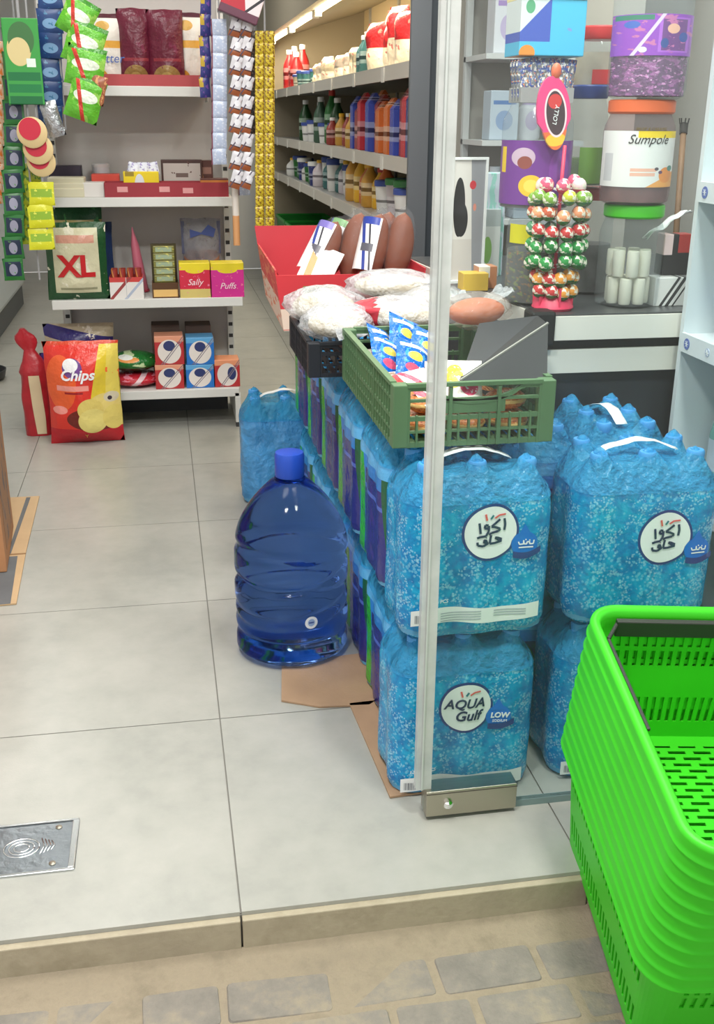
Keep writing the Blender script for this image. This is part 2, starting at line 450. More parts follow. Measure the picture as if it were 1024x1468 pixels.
for k in range(4): em.tube([(.088+.006*k, -.022+.003*k, .003), (.094+.006*k, .0, .003), (.088+.006*k, .022-.003*k, .003)], .0014, 5)
obj('emblem', em, mat('emblem_metal', (225,228,230), .25, 1), pl, smooth=4)

# ================================================================ BASKETS
m_green = mat('basket_green', (60, 194, 34), .42, var=.05, vscale=5, spec=.4)
def basket_parts(root):
    Wd, Ln, H, tap = .37, .520, .235, .034
    def ring(k):                           # k 0 at rim .. 1 at the bottom
        i = tap*k
        return Wd-.03-2*i, Ln-.03-2*i, .042-.012*k
    per = []                               # samples along the outline: (side, s 0..1)
    pitch = .0155
    rows = [(0, .035, 0), (.035, .062, 1), (.062, .070, 0), (.070, .098, 1), (.098, .112, 0), (.112, .150, 0), (.150, .158, 0), (.158, .205, 2), (.205, .222, 0), (.222, .235, 0)]
    pts = []
    wl, ll, r0 = ring(0)
    nx, ny = int((wl-2*r0)/pitch), int((ll-2*r0)/pitch)
    def outline(k):
        w, l, r = ring(k); out = []
        def seg(p, q, nn):
            for t in range(nn):
                for fr in (0, .52): out.append((p[0]+(q[0]-p[0])*(t+fr)/nn, p[1]+(q[1]-p[1])*(t+fr)/nn))
        def arc(cx, cy, a0):
            for t in range(8): a = a0+t*PI/2/8; out.append((cx+r*math.cos(a), cy+r*math.sin(a)))
        a, b = w/2-r, l/2-r
        seg((-a, -l/2), (a, -l/2), nx); arc(a, -b, -PI/2)
        seg((w/2, -b), (w/2, b), ny); arc(a, b, 0)
        seg((a, l/2), (-a, l/2), nx); arc(-a, b, PI/2)
        seg((-w/2, b), (-w/2, -b), ny); arc(-a, -b, PI)
        return out
    kinds = (['s', 'r']*nx)+['c']*8+(['s', 'r']*ny)+['c']*8+(['s', 'r']*nx)+['c']*8+(['s', 'r']*ny)+['c']*8
    kinds = ['r' if kk == 's' else ('s' if kk == 'r' else 'c') for kk in kinds]
    zs = [rw[0] for rw in rows]+[rows[-1][1]]
    g = G(); N = len(outline(0))
    for z in zs: g.v += [(x, y, -z) for x, y in outline(z/H)]
    for j, rw in enumerate(rows):
        for i in range(N):
            if rw[2] and kinds[i] == 's': continue
            g.f.append((j*N+i, j*N+(i+1) % N, (j+1)*N+(i+1) % N, (j+1)*N+i))
    body = obj('body', g, m_green, root, solid=.0028); bake(body)
    # bottom with long slots
    w, l, r = ring(1); g = G()
    ncol, nrow = 5, 26
    cw, rh = (w-.05)/ncol, (l-.05)/nrow
    for j in range(nrow):
        y0 = -l/2+.025+j*rh
        g.box(-w/2+.025, w/2-.025, y0, y0+rh*.55, -H-.0015, -H+.0015)
        for i in range(ncol+1):
            x = -w/2+.025+i*cw + (cw/2 if j % 2 else 0)
            if x < w/2-.02: g.box(x-.007, x+.007, y0+rh*.55, y0+rh, -H-.0015, -H+.0015)
    o2 = [p for p, nn in rrect(w, l, r, 4)]; i2 = [(max(-w/2+.026, min(w/2-.026, x)), max(-l/2+.026, min(l/2-.026, y))) for x, y in o2]; M_ = len(o2)
    g.add([(x, y, -H) for x, y in o2]+[(x, y, -H) for x, y in i2], [(k, (k+1) % M_, M_+(k+1) % M_, M_+k) for k in range(M_)])
    obj('bottom', g, m_green, root)
    # rim: rounded top bead, flange and hanging skirt
    prof = [(0, -.010), (.001, .001), (.006, .006), (.012, .0065), (.0165, .004), (.0178, -.001), (.0168, -.012), (.0178, -.019), (.0196, -.0205), (.0196, -.0225), (.0165, -.0225), (.0150, -.004), (.004, -.003), (.003, -.012)]
    base = rrect(Wd-.036, Ln-.036, .040, 8); g = G(); P_ = len(base); Q = len(prof)
    for (p, nn) in base:
        for (o, z) in prof: g.v.append((p[0]+nn[0]*o, p[1]+nn[1]*o, z))
    for i in range(P_):
        for j in range(Q): g.f.append((i*Q+j, ((i+1) % P_)*Q+j, ((i+1) % P_)*Q+(j+1) % Q, i*Q+(j+1) % Q))
    obj('rim', g, m_green, root, smooth=.9)
    hw, hl = Wd/2-.022, Ln/2-.022
    h = G().box(-hw+.03, hw-.03, hl-.013, hl-.002, -.036, -.006)  # handle bar deepened to stand in for the dark shadow under the rim
    h.box(-hw+.002, -hw+.008, -.02, hl-.05, -.016, -.010).box(hw-.008, hw-.002, -.02, hl-.05, -.016, -.010)
    for s in (-1, 1): h.bar((s*(hw-.005), hl-.05, -.013), (s*(hw-.032), hl-.007, -.015), .006, .008)
    hd = obj('handle', h, mat('handle_grey', (46,48,44), .5), root, bevel=.002)
    hd['label'] = 'dark grey folded handle, bar deepened as shadow under the rim'
    return hd
NB, STEP = 10, .026
tilt, yaw, roll_ = math.radians(10.2), math.radians(-6.2), math.radians(3.2)
RB = Matrix.Rotation(yaw, 4, 'Z') @ Matrix.Rotation(tilt, 4, 'X') @ Matrix.Rotation(roll_, 4, 'Y')
corner = Vector((.640, 1.449, .486))                     # back left corner of the top rim
top_c = corner - RB @ Vector((-.185, .260, .006))
ordn = ['topmost', 'second from the top', 'third from the top', 'fourth from the top', 'fifth from the top', 'sixth from the top', 'seventh from the top', 'third from the bottom', 'second from the bottom', 'lowest']
bk = thing('shopping_basket', 'bright green plastic shopping basket, topmost of the nested stack, its slotted inside in view', 'basket', top_c, RB.to_euler(), 'nested green shopping baskets')
hd_ = basket_parts(bk)
hd_.parent = None
for k in range(1, NB):
    dup(bk, top_c - RB @ Vector((0, 0, STEP*k)), None, 'bright green plastic shopping basket, %s of the nested stack' % ordn[k])
hd_.parent = bk

# ================================================================ WATER PACKS
def drops_mat(name, stops, dens=1):
    m, nt, b = _new(name)
    tc = nt.nodes.new('ShaderNodeTexCoord').outputs['Object']
    f = _noise(nt, tc, 9, 4, .6); f2 = _noise(nt, tc, 70, 3, .7)
    s = _math(nt, 'ADD', _math(nt, 'MULTIPLY', f, .6), _math(nt, 'MULTIPLY', f2, .4))
    col = _ramp(nt, s, [(p, lin(c)) for p, c in stops])
    for sc, th, c, msk, ms in ((130, .24, (150,220,238), 17, .49), (95, .19, (8,92,158), 13, .47), (80, .15, (130,214,234), 23, .48), (210, .26, (190,236,246), 31, .52)):
        vn = nt.nodes.new('ShaderNodeTexVoronoi'); vn.inputs['Scale'].default_value = sc
        nt.links.new(tc, vn.inputs['Vector'])
        col = _mix(nt, _math(nt, 'MULTIPLY', _math(nt, 'MULTIPLY', _math(nt, 'LESS_THAN', vn.outputs['Distance'], th*1.6), _math(nt, 'GREATER_THAN', _noise(nt, tc, msk, 2), ms)), .36), col, lin(c))
    nt.links.new(col, b.inputs['Base Color'])
    b.inputs['Roughness'].default_value = .22
    _bump(nt, b, _math(nt, 'ADD', _noise(nt, tc, 26, 3), _math(nt, 'MULTIPLY', f2, .5)), .35, .01)
    MATS[name] = m; return m
m_aqua = drops_mat('aqua_print', [(.3, (8,84,158)), (.44, (2,130,190)), (.56, (8,162,210)), (.7, (76,194,226))])
m_filmtop = film('pack_film', (190,230,248), .48, .08, 1.0, 42, (62,170,220))
m_pet = mat('pet_blue', (120,192,232), .12, trans=.45, ior=1.2)
m_cap = mat('cap_blue', (70,150,214), .4)
m_navycap = mat('cap_navy', (26,86,170), .4)
m_petd = mat('pet_navy', (60,130,205), .14, trans=.3, ior=1.2)
PW, PD, PS = .281, .187, .0925
def dent(a, sp): return .5-.5*math.cos(2*PI*a/sp)
def yfront(x): return -PD/2 + .005*dent(x, PS)
bot_me = G().lathe([(.030, 0), (.044, .006), (.0445, .06), (.0425, .07), (.0445, .08), (.0445, .15), (.0425, .16), (.0445, .17), (.0445, .225), (.040, .248), (.028, .268), (.0145, .284), (.013, .295), (.016, .297), (.016, .300)], n=16).mesh('bottle', .7)
cap_me = G().lathe([(.0155, .300), (.0165, .303), (.0165, .318), (.0145, .321)], n=14).mesh('cap', .6)
def sleeve_geo(h0, h1):
    base = rrect(PW, PD, .046, 6)
    pts = []
    # subdivide straight runs so that the bottles' bulges read
    out = []
    for i in range(len(base)):
        (p, nn), (q, n2) = base[i], base[(i+1) % len(base)]
        L = math.hypot(q[0]-p[0], q[1]-p[1]); k = max(1, int(L/.011))
        for t in range(k):
            a = t/k; nx, ny = nn[0]*(1-a)+n2[0]*a, nn[1]*(1-a)+n2[1]*a
            out.append((p[0]*(1-a)+q[0]*a, p[1]*(1-a)+q[1]*a, nx, ny))
    g = G(); nz = 14
    for j in range(nz+1):
        z = h0+(h1-h0)*j/nz
        sh = -.010*max(0, 1-(z-h0)/.015)**2
        for (x, y, nx, ny) in out:
            dd = -.005*dent(x, PS)*abs(ny)**4 - .006*dent(y+PS/2, PS)*abs(nx)**4 + sh
            dd += .0025*wnoise((x*20, y*20, z*14), 1, 2)
            if z > h1-.02: dd -= .004*(z-h1+.02)/.02
            g.v.append((x+nx*dd, y+ny*dd, z))
    N = len(out)
    for j in range(nz):
        for i in range(N): g.f.append((j*N+i, j*N+(i+1) % N, (j+1)*N+(i+1) % N, (j+1)*N+i))
    g.f.append(tuple(range(N))[::-1])
    return g
BC = [(sx*PS, sy*PS/2) for sx in (-1, 0, 1) for sy in (-1, 1)]
def topfilm_geo(h1, seed):
    def fn(u, v):
        x, y = (u-.5)*PW, (v-.5)*PD
        # squeeze the square to the rounded outline
        ax, ay = abs(x)-(PW/2-.046), abs(y)-(PD/2-.046)
        if ax > 0 and ay > 0:
            m = max(ax, ay)/max(1e-6, math.hypot(ax, ay))
            x = math.copysign(PW/2-.046+ax*m, x); y = math.copysign(PD/2-.046+ay*m, y)
        e = 1-max(abs(u-.5)*2, abs(v-.5)*2)
        z = h1-.004 + .045*min(1, e/.32)**.55
        z += sum(.030*math.exp(-((x-bx)**2+(y-by)**2)/.021**2) for bx, by in BC)*min(1, e/.2)
        z += .007*wnoise((u*9, v*7, 0), 1, seed)*min(1, e*6)
        k = .988 - .03*(1-(1-e)**6)*0
        return (x*k, y*k, z)
    return G().surf(fn, 36, 26)
SLV = sleeve_geo(.001, .262).mesh('sleeve', 1.0)
TOPF = [topfilm_geo(.262, s).mesh('top_film', 4) for s in (1, 2)]
m_navyprint = pmat('navy_print', (42,122,200), [
    ('rect', -.1, 1.1, -.1, .74, (38,44,110)), ('noise', 9, .58, (30,92,165)), ('rect', -.1, 1.1, .62, .67, (80,110,190)),
    ('sine', .80, .075, 3.4, .4, .075, (46,168,34)), ('sine', .93, .06, 3.0, 1.2, .05, (24,96,60)), ('rect', -.1, 1.1, .90, 1.1, (92,172,224))], ax=(1, 2), rough=.2, bump=.35, bscale=26)
m_navyfront = None
m_white = mat('label_white', (238,240,240), .45)
m_navy = mat('label_navy', (40,62,128), .4)
m_badge = mat('badge_blue', (22,112,205), .35)
m_red = mat('logo_red', (222,96,92), .4)
m_teal = mat('logo_teal', (40,120,130), .4)
m_ink = mat('ink_dark', (34,50,84), .5)
def proj_front(off):
    return lambda x, y, z: (x, yfront(x)-off+y, z)
def disc(cx, cz, rx, rz, off, bite=None, n=44, rings=5):
    g = G(); g.v.append((cx, 0, cz))
    for r in range(1, rings+1):
        for k in range(n):
            a = 2*PI*k/n; x, z = cx+rx*r/rings*math.cos(a), cz+rz*r/rings*math.sin(a)
            if bite:
                dx, dz = x-bite[0], z-bite[1]; L = math.hypot(dx, dz)
                if L < bite[2]: x, z = bite[0]+dx/L*bite[2], bite[1]+dz/L*bite[2]
            g.v.append((x, 0, z))
    for k in range(n): g.f.append((0, 1+k, 1+(k+1) % n))
    for r in range(rings-1):
        for k in range(n): g.f.append((1+r*n+k, 1+r*n+(k+1) % n, 1+(r+1)*n+(k+1) % n, 1+(r+1)*n+k))
    return g.map(lambda x, y, z: (x, yfront(x)-off, z))
def aqua_pack(label, loc, rot, script, seed, bands=True, group='blue water packs', cc=(-.002, .188)):
    t = thing('water_pack', label, 'water pack', loc, rot, group)
    sl = obj('sleeve', SLV, m_aqua, t)
    obj('top_film', TOPF[seed % 2], m_filmtop, t)
    for bx, by in BC:
        b = obj('bottle', bot_me, m_pet, t, loc=(bx, by, .002)); obj('cap', cap_me, m_cap, b)
    st = G()
    st.surf(lambda u, v: (-.075+.15*u, -.012+.024*v, .312+.020*math.sin(PI*u)+.004*wnoise((u*5, v, seed), 1)), 12, 2)
    obj('carry_strap', st, m_white, t, solid=.001, smooth=4)
    if not script: return t
    cx, cz, r = (*cc, .048)
    lg = obj('logo', disc(cx, cz, r+.0045, r+.006, .0012, (cx+.064, cz-.028, .020)), m_navy, sl)
    obj('logo_face', disc(cx, cz, r, r+.001, .0020, (cx+.064, cz-.028, .0255)), m_white, sl)
    obj('badge', disc(cx+.064, cz-.026, .024, .024, .0016), m_badge, sl)
    drop = G(); drop.prism([(cx+.05, cz-.012), (cx+.063, cz+.012), (cx+.078, cz-.012)], -.0003, .0003)
    obj('badge_tip', drop.map(lambda x, y, z: (x, yfront(x)-.0017+y, z)), m_badge, sl)
    bn = G(); bn.surf(lambda u, v: (cx+.044+.05*u, 0, cz-.052+.012*v-.006*math.sin(PI*u)+.010*u), 10, 1)
    obj('badge_ribbon', bn.map(lambda x, y, z: (x, yfront(x)-.0024, z)), m_navy, sl)
    f = proj_front(.0032)
    g1, g2 = G(), G()
    stroke(g1, [(cx-.009, cz+.024), (cx-.012, cz+.036)], .0035); stroke(g1, [(cx+.006, cz+.027), (cx+.014, cz+.032), (cx+.026, cz+.033)], .003)
    stroke(g2, [(cx-.002, cz+.026), (cx+.003, cz+.033)], .0035)
    obj('logo_ray', g1.map(f), m_red, sl); obj('logo_drop', g2.map(f), m_teal, sl)
    if script == 'latin':
        lettering('AQUA', .027, m_ink, sl, (cx-.004, 0, cz+.008), shear=.25, fn=f, bold=.0006)
        lettering('Gulf', .029, m_ink, sl, (cx+.002, 0, cz-.018), shear=.25, fn=f, bold=.0006)
        lettering('LOW', .015, m_white, sl, (cx+.066, 0, cz-.023), shear=.15, fn=f, bold=.0005)
        lettering('SODIUM', .0075, m_white, sl, (cx+.066, 0, cz-.035), shear=.15, fn=f)
    else:
        ar = G(); w = .0042
        S = lambda pts, ww=w: stroke(ar, [(cx+px*.001, cz+pz*.001) for px, pz in pts], ww)
        S([(24, 25), (26, 14), (25, 3)])                                   # alif
        S([(16, 24), (4, 15), (0, 12), (8, 10), (17, 6), (14, 2), (0, 0), (-4, -3)])     # kaf
        S([(-6, 15), (-12, 16), (-13, 10), (-7, 9), (-5, 14), (-5, 4), (-10, -5), (-20, -6), (-26, -8)])   # waw
        S([(-23, 20), (-21, 8), (-20, 0)])                                 # alif
        S([(21, -14), (12, -10), (8, -10), (14, -14), (21, -17), (8, -20), (-2, -20)])    # jim
        S([(-2, -20), (-1, -10), (0, -4)])                                 # lam
        S([(-6, -20), (-10, -12), (-14, -15), (-11, -18), (-5, -19), (-14, -24), (-24, -22), (-25, -16)])  # fa
        S([(-10, -8), (-9, -7)])
        obj('lettering', ar.map(f), m_ink, sl)
        b2 = G(); w2 = .0022
        S2 = lambda pts: stroke(b2, [(cx+.066+px*.001, cz-.024+pz*.001) for px, pz in pts], w2)
        S2([(14, 6), (13, -1), (6, -1), (6, 3), (1, 3), (1, -1), (-4, -1), (-5, 6), (-5, -1), (-12, -2), (-14, 3)])
        S2([(13, -7), (-13, -8)]); S2([(-2, 7), (0, 7.5)]); S2([(5, 6), (7, 6)])
        obj('badge_lettering', b2.map(f), m_white, sl)
    if bands:
        bb = G(); z0 = .030 if script == 'arabic' else .012
        bb.surf(lambda u, v: (-.125+.24*u, 0, z0+.030*v+.004*math.sin(u*7)), 30, 1)
        obj('info_band', bb.map(lambda x, y, z: (x, yfront(x)-.0018, z)), m_white, sl)
        bc = G(); rb = random.Random(4); x = -.118
        while x < -.092:
            w_ = rb.choice((.0008, .0014, .002)); bc.surf(lambda u, v: (x+w_*u, 0, z0+.006+.016*v), 1, 1); x += w_+.0014
        obj('barcode', bc.map(lambda x, y, z: (x, yfront(x)-.0026, z)), mat('barcode_grey', (92,98,108), .6), sl)
        tx = G()
        for k in range(4): tx.surf(lambda u, v: (-.07+.075*u, 0, z0+.006+.005*k+.0018*v), 8, 1)
        for k in range(3): tx.surf(lambda u, v: (.03+.06*u, 0, z0+.009+.005*k+.0018*v), 8, 1)
        obj('fine_print', tx.map(lambda x, y, z: (x, yfront(x)-.0026, z)), mat('fine_print', (168,176,184), .6), sl)
        lettering('1.5 L x 6 PCS', .0095, m_white, sl, (-.083, 0, z0+.046), shear=.15, fn=f)
    return t
PH = .336
FX, FY = .517, 1.64+PD/2
aqua_pack('cyan blue water pack with Latin lettering, under another pack behind the steel fitting', (FX-.002, FY, 0), (0, 0, 0), 'latin', 0)
aqua_pack('cyan blue water pack with Arabic logo in front of the green crate', (FX+.007, FY, PH), (0, 0, math.radians(1)), 'arabic', 1, cc=(.016, .203))
aqua_pack('cyan blue water pack on the floor behind the green baskets', (.838, FY+.004, 0), (0, 0, 0), 'latin', 1)
aqua_pack('cyan blue water pack with Arabic logo above the green baskets', (.848, FY+.004, PH), (0, 0, math.radians(-1.5)), 'arabic', 0, False, cc=(.030, .170))
aqua_pack('cyan blue water pack on the floor in the second row before the counter', (.888, FY+.245, 0), (0, 0, -PI/2), None, 1)
aqua_pack('cyan blue water pack, upper one of the second row before the dark counter', (.890, FY+.245, PH), (0, 0, -PI/2), None, 1)
lone = aqua_pack('pale blue water pack standing alone on the floor behind the large blue bottle', (.374, 3.40, 0), (0, 0, math.radians(-2)), None, 0)
m_pale = film('pale_wrap', (178,214,240), .85, .10, 1.0, 22, (84,160,218))
lone.scale = (1.08, 1.08, 1.12)
for c in lone.children:
    if c.name.startswith('sleeve'):
        c.data = c.data.copy(); c.data.materials[0] = m_pale

SLVN = SLV.copy(); SLVN.materials.clear(); SLVN.materials.append(m_navyprint)
def navy_pack(label, loc, rot, seed):
    t = thing('water_pack', label, 'water pack', loc, rot, 'navy and green water packs')
    s = obj('sleeve', SLVN, m_navyprint, t)
    obj('top_film', TOPF[seed % 2], m_filmtop, t)
    for bx, by in BC:
        b = obj('bottle', bot_me, m_pet, t, loc=(bx, by, .002)); obj('cap', cap_me, m_navycap, b)
    return t
m_navyprint2 = pmat('navy_print_long', (48,128,205), [
    ('rect', .30, 1.1, -.1, .78, (44,46,122)), ('rect', -.1, .16, -.1, .9, (30,80,140)), ('rect', .30, 1.1, .62, .655, (80,104,190)), ('ell', .30, .2, .06, .35, (44,70,150)),
    ('sine', .19, .06, 3.4, .3, .065, (48,172,34)), ('sine', .98, .05, 3.0, 2.2, .045, (24,90,60)), ('rect', -.1, 1.1, .88, 1.1, (92,172,224))], ax=(0, 2), rough=.2, bump=.35, bscale=26)
SLVN.materials[0] = m_navyprint2
names5 = ['nearest', 'second back', 'third back', 'fourth back', 'farthest back']
for k in range(5):
    for lay in (0, 1):
        yy = 1.84+.1415+.286*k; xx = .500 + random.uniform(-.004, .004) - (.016 if lay else 0)
        navy_pack('navy green-striped water pack, %s layer of the aisle row, %s' % ('upper' if lay else 'lower', names5[k]), (xx, yy, PH*lay), (0, 0, -PI/2), k+lay)
for k in range(2):
    for lay in (0, 1):
        p = navy_pack('navy water pack, %s layer of the inner row, %s' % ('upper' if lay else 'lower', ('glimpsed between two cyan packs', 'beside the counter')[k]), (.6975, 1.84+.1415+.286*k, PH*lay), (0, 0, -PI/2), k)
        if k == 0 and lay == 1:
            lettering('L', .06, mat('letter_pale', (190,205,225), .5), p, (PD*0+.1425, -.02, .17), rot=(0, 0, PI/2), name='lettering')

# ================================================================ LARGE WATER BOTTLE
m_jug = mat('jug_blue', (98,140,220), .06, trans=1, ior=1.16)
jug = thing('large_water_bottle', 'large deep blue water bottle with ribbed body standing on the floor tiles', 'water bottle', (.262, 2.295, 0), (0, 0, .3))
R_ = .136
def jug_fn(u, v):
    a = 2*PI*u; z = v*.445
    if v < .05: r = R_*(.80+.20*math.sin(PI/2*v/.05))
    elif z < .26: r = R_
    else:
        q = (z-.26)/(.445-.26); r = R_*(1-.80*q**2.1) if q < .93 else R_*.232
    r = max(r, .030)
    if .03 < z < .30:
        for zc, am, sl in ((.062, .010, .0), (.115, .005, .02), (.15, .006, .025), (.185, .007, -.02), (.225, .008, .03), (.265, .006, -.025)):
            r -= am*math.exp(-((z-zc-sl*math.sin(a+1.0))/.009)**2)
    r += .0012*wnoise((math.cos(a)*2, math.sin(a)*2, z*14), 1, 5)
    return (r*math.cos(a), r*math.sin(a), z+.001)
g = G().surf(jug_fn, 64, 90, True); g.f.append(tuple(range(64))[::-1]); g.f.append(tuple(90*64+k for k in range(64)))
body = obj('body', g, m_jug, jug, smooth=1.2)
obj('neck_ring', G().lathe([(.031, .43), (.036, .433), (.036, .439), (.031, .442)], n=28), m_jug, body, smooth=.8)
cp = G().lathe([(.0335, .442), (.0345, .446), (.0345, .492), (.032, .499), (.02, .501)], n=36)
for k in range(36): pass
obj('cap', cp, mat('jug_cap', (34,74,178), .38), jug, smooth=.6)
stk = G().surf(lambda u, v: (.0, 0, 0), 1, 1); stk = G()
def sticker(u, v):
    r = .0155*v; a = 2*PI*u; x, z = r*math.cos(a), r*math.sin(a)
    th = -PI/2-.3+.22+x/(R_+.001); return ((R_+.0012)*math.cos(th), (R_+.0012)*math.sin(th), .125+z)
stk.surf(sticker, 24, 4, True)
st = obj('sticker', stk, pmat('sticker_print', (232,234,238), [('ell', .5, .5, .28, .3, (150,175,215)), ('rect', .3, .7, .44, .56, (60,80,150))], ax=(0, 2)), jug, smooth=4)

# cardboard on the floor
m_card = mat('cardboard', (166,136,108), .85, var=.1, vscale=9, bump=.1, bscale=120)
tag(obj('cardboard_sheet', G().prism([(-.14, -.07), (-.12, .1), (.12, .12), (.16, -.03), (.05, -.12), (-.06, -.11)], 0, .004).map(lambda x, y, z: (x, z, .001+y)), m_card, loc=(.345, 2.10, 0)), 'brown torn cardboard sheet on the floor beside the large blue bottle', 'cardboard')
tag(obj('cardboard_strip', G().box(-.045, .06, -.2, .15, .001, .005), m_card, loc=(.405, 1.845, .0), rot=(0, 0, math.radians(3))), 'narrow brown cardboard strip on the floor under the cyan water pack edge', 'cardboard')

# ================================================================ CRATES ON THE WATER PACKS
m_crate = mat('crate_green', (84,116,82), .5, var=.06, vscale=8)
m_black = mat('crate_black', (30,33,40), .5)
ZT = 2*PH + .001
def crate(name, label, loc, w, d, h, m, dip=True):
    t = thing(name, label, 'crate', loc, group=None)
    post = G().box(-.014, .014, -.014, .014, 0, h-.002)
    for sx in (-1, 1):
        for sy in (-1, 1):
            obj('corner_post', post, m, t, loc=(sx*(w/2-.014), sy*(d/2-.014), 0), bevel=.002)
    def lattice(L, nv, handle):
        g = G(); T = .004
        for z0, z1 in ((0, .009), (.026, .030), (.048, .056), (.082, .087)):
            if z1 < h-.012: g.box(-L/2, L/2, -T, T, z0, z1)
        if handle:                               # rim with a dipped hand hole
            n = 24
            for k in range(n):
                u0, u1 = k/n, (k+1)/n; q = lambda u: h-.006-.026*max(0, math.sin(PI*min(1, max(0, (u-.16)/.68))))**.6
                x0, x1 = (u0-.5)*L, (u1-.5)*L
                g.add([(x0, -T, q(u0)-.008), (x1, -T, q(u1)-.008), (x1, T, q(u1)-.008), (x0, T, q(u0)-.008), (x0, -T, q(u0)), (x1, -T, q(u1)), (x1, T, q(u1)), (x0, T, q(u0))],
                      [(0,3,2,1),(4,5,6,7),(0,1,5,4),(1,2,6,5),(2,3,7,6),(3,0,4,7)])
        g.box(-L/2, L/2, -T-.003, T+.001, h-.007, h)
        for k in range(nv+1):
            x = -L/2+L*k/nv; wv = .012 if k in (0, nv) else .0035
            g.box(x-wv/2, x+wv/2, -T-.001, T-.001, 0, h-.006 if (k in (0, nv) or not handle) else .058)
        for x in (-L*.18, L*.18): g.box(x-.003, x+.003, -T-.002, T, 0, h-.008)
        return g
    solid = G().box(-w*.19, w*.19, -.003, .002, .060, .084)
    f = obj('front_panel', lattice(w-.05, 13, True), m, t, loc=(0, -d/2+.006, 0)); obj('name_plate', solid, m, f)
    b = obj('back_panel', lattice(w-.05, 13, True), m, t, loc=(0, d/2-.006, 0), rot=(0, 0, PI)); obj('name_plate', solid, m, b)
    for s in (-1, 1): obj('side_panel', lattice(d-.05, 22, False), m, t, loc=(s*(w/2-.006), 0, 0), rot=(0, 0, s*PI/2))
    bt = G()
    for k in range(int(w/.022)): bt.box(-w/2+.012+k*.022, -w/2+.024+k*.022, -d/2+.01, d/2-.01, .001, .006)
    for k in range(8): bt.box(-w/2+.01, w/2-.01, -d/2+.02+k*(d-.04)/7-.004, -d/2+.02+k*(d-.04)/7+.004, .001, .005)
    obj('base', bt, m, t)
    return t
crate('produce_crate', 'green slatted plastic crate full of snacks standing on the water packs', (.529, 2.0, ZT), .297, .54, .116, m_crate)
crate('bread_crate', 'black slatted plastic crate under the bagged bread', (.457, 2.465, ZT), .30, .36, .080, m_black)
# snacks in the green crate
zc = ZT+.007
blue_snack = pmat('blue_snack', (26,104,196), [('noise', 5, .56, (70,160,225)), ('ell', .5, .62, .2, .09, (240,220,90)), ('ell', .45, .35, .22, .10, (225,90,120)), ('rect', .1, .9, .78, .86, (235,240,245)), ('dots', 7, .14, (240,235,220))], rough=.25, bump=.5)
for k, (x, y, z, rz, tl) in enumerate([(.455, 2.10, .03, .3, -.7), (.49, 2.05, .032, .1, -.75), (.525, 2.13, .035, -.1, -.7), (.47, 2.17, .03, .5, -.6), (.53, 2.04, .02, .4, -.9), (.50, 2.18, .05, .2, -.6)]):
    tag(obj('snack_packet', bag_geo(.085, .13, .026, k), blue_snack, smooth=4, loc=(x, y, zc+z-.012), rot=(tl-.15, .45, rz)), 'blue shiny snack packet in the green crate, %s' % ('left front of the pile', 'middle front of the pile', 'right side of the pile', 'far left of the pile', 'lowest and nearest of the pile', 'topmost at the back')[k], 'snack', 'blue snack packets in the crate')
wsn = pmat('white_sachet', (222,216,206), [('noise', 6, .55, (150,120,100)), ('ell', .5, .5, .25, .2, (200,60,60))], rough=.3, bump=.5)
ysn = pmat('candy_sachet', (230,222,212), [('ell', .3, .6, .22, .25, (240,200,50)), ('ell', .65, .4, .22, .2, (215,70,110)), ('noise', 8, .6, (235,235,235))], rough=.3, bump=.5)
for k, (x, y, z, rz, tl, mm, lb) in enumerate([(.488, 1.99, .026, .5, -1.4, wsn, 'white and brown sweets sachet at the left side inside the green crate'), (.475, 2.16, .03, .3, -1.3, wsn, 'pale sweets sachet behind another at the left side inside the green crate'),
        (.52, 1.775, .05, -.2, -.9, ysn, 'white candy sachet with yellow spot at the front of the green crate'), (.505, 1.88, .05, -.3, -1.2, wsn, 'white and red wafer sachet beside the dark tray in the green crate'),
        (.49, 1.775, .045, .6, -1.0, pmat('pink_sachet', (232,226,222), [('line', 1, .6, .7, .08, (205,50,80)), ('line', 1, .6, .4, .08, (205,50,80))], rough=.3, bump=.4), 'red and white striped sachet at the front left of the green crate')]):
    tag(obj('sweets_sachet', bag_geo(.075, .11, .022, k+20), mm, smooth=4, loc=(x, y, zc+z), rot=(tl, 0, rz)), lb, 'snack')
bis = pmat('biscuit_pack', (214,132,70), [('noise', 14, .55, (168,84,48)), ('rect', 0, 1, .42, .58, (236,190,120)), ('dots', 16, .2, (240,214,150))], rough=.4, bump=.4)
for k in range(9):
    i, j = k % 3, k//3
    lbl = 'orange biscuit packet in the %s row on the bottom of the green crate, %s' % (('front', 'middle', 'rear')[j], ('left', 'centre', 'right')[i])
    tag(obj('biscuit_packet', G().ball((0, 0, .02), (.040, .062, .0195), 14, 8), bis, smooth=4, loc=(.45+.082*i, 1.815+.15*j, zc-.001)), lbl, 'snack', 'orange biscuit packets in the crate')
for k in range(3):
    tag(obj('biscuit_packet', G().ball((0, 0, .02), (.040, .030, .0195), 14, 8), bis, smooth=4, loc=(.46+.075*k, 1.80+.004*k, zc+.036)), 'short orange biscuit packet on top of the front row in the green crate, %s' % ('left', 'centre', 'right')[k], 'snack', 'short biscuit packets in the crate')
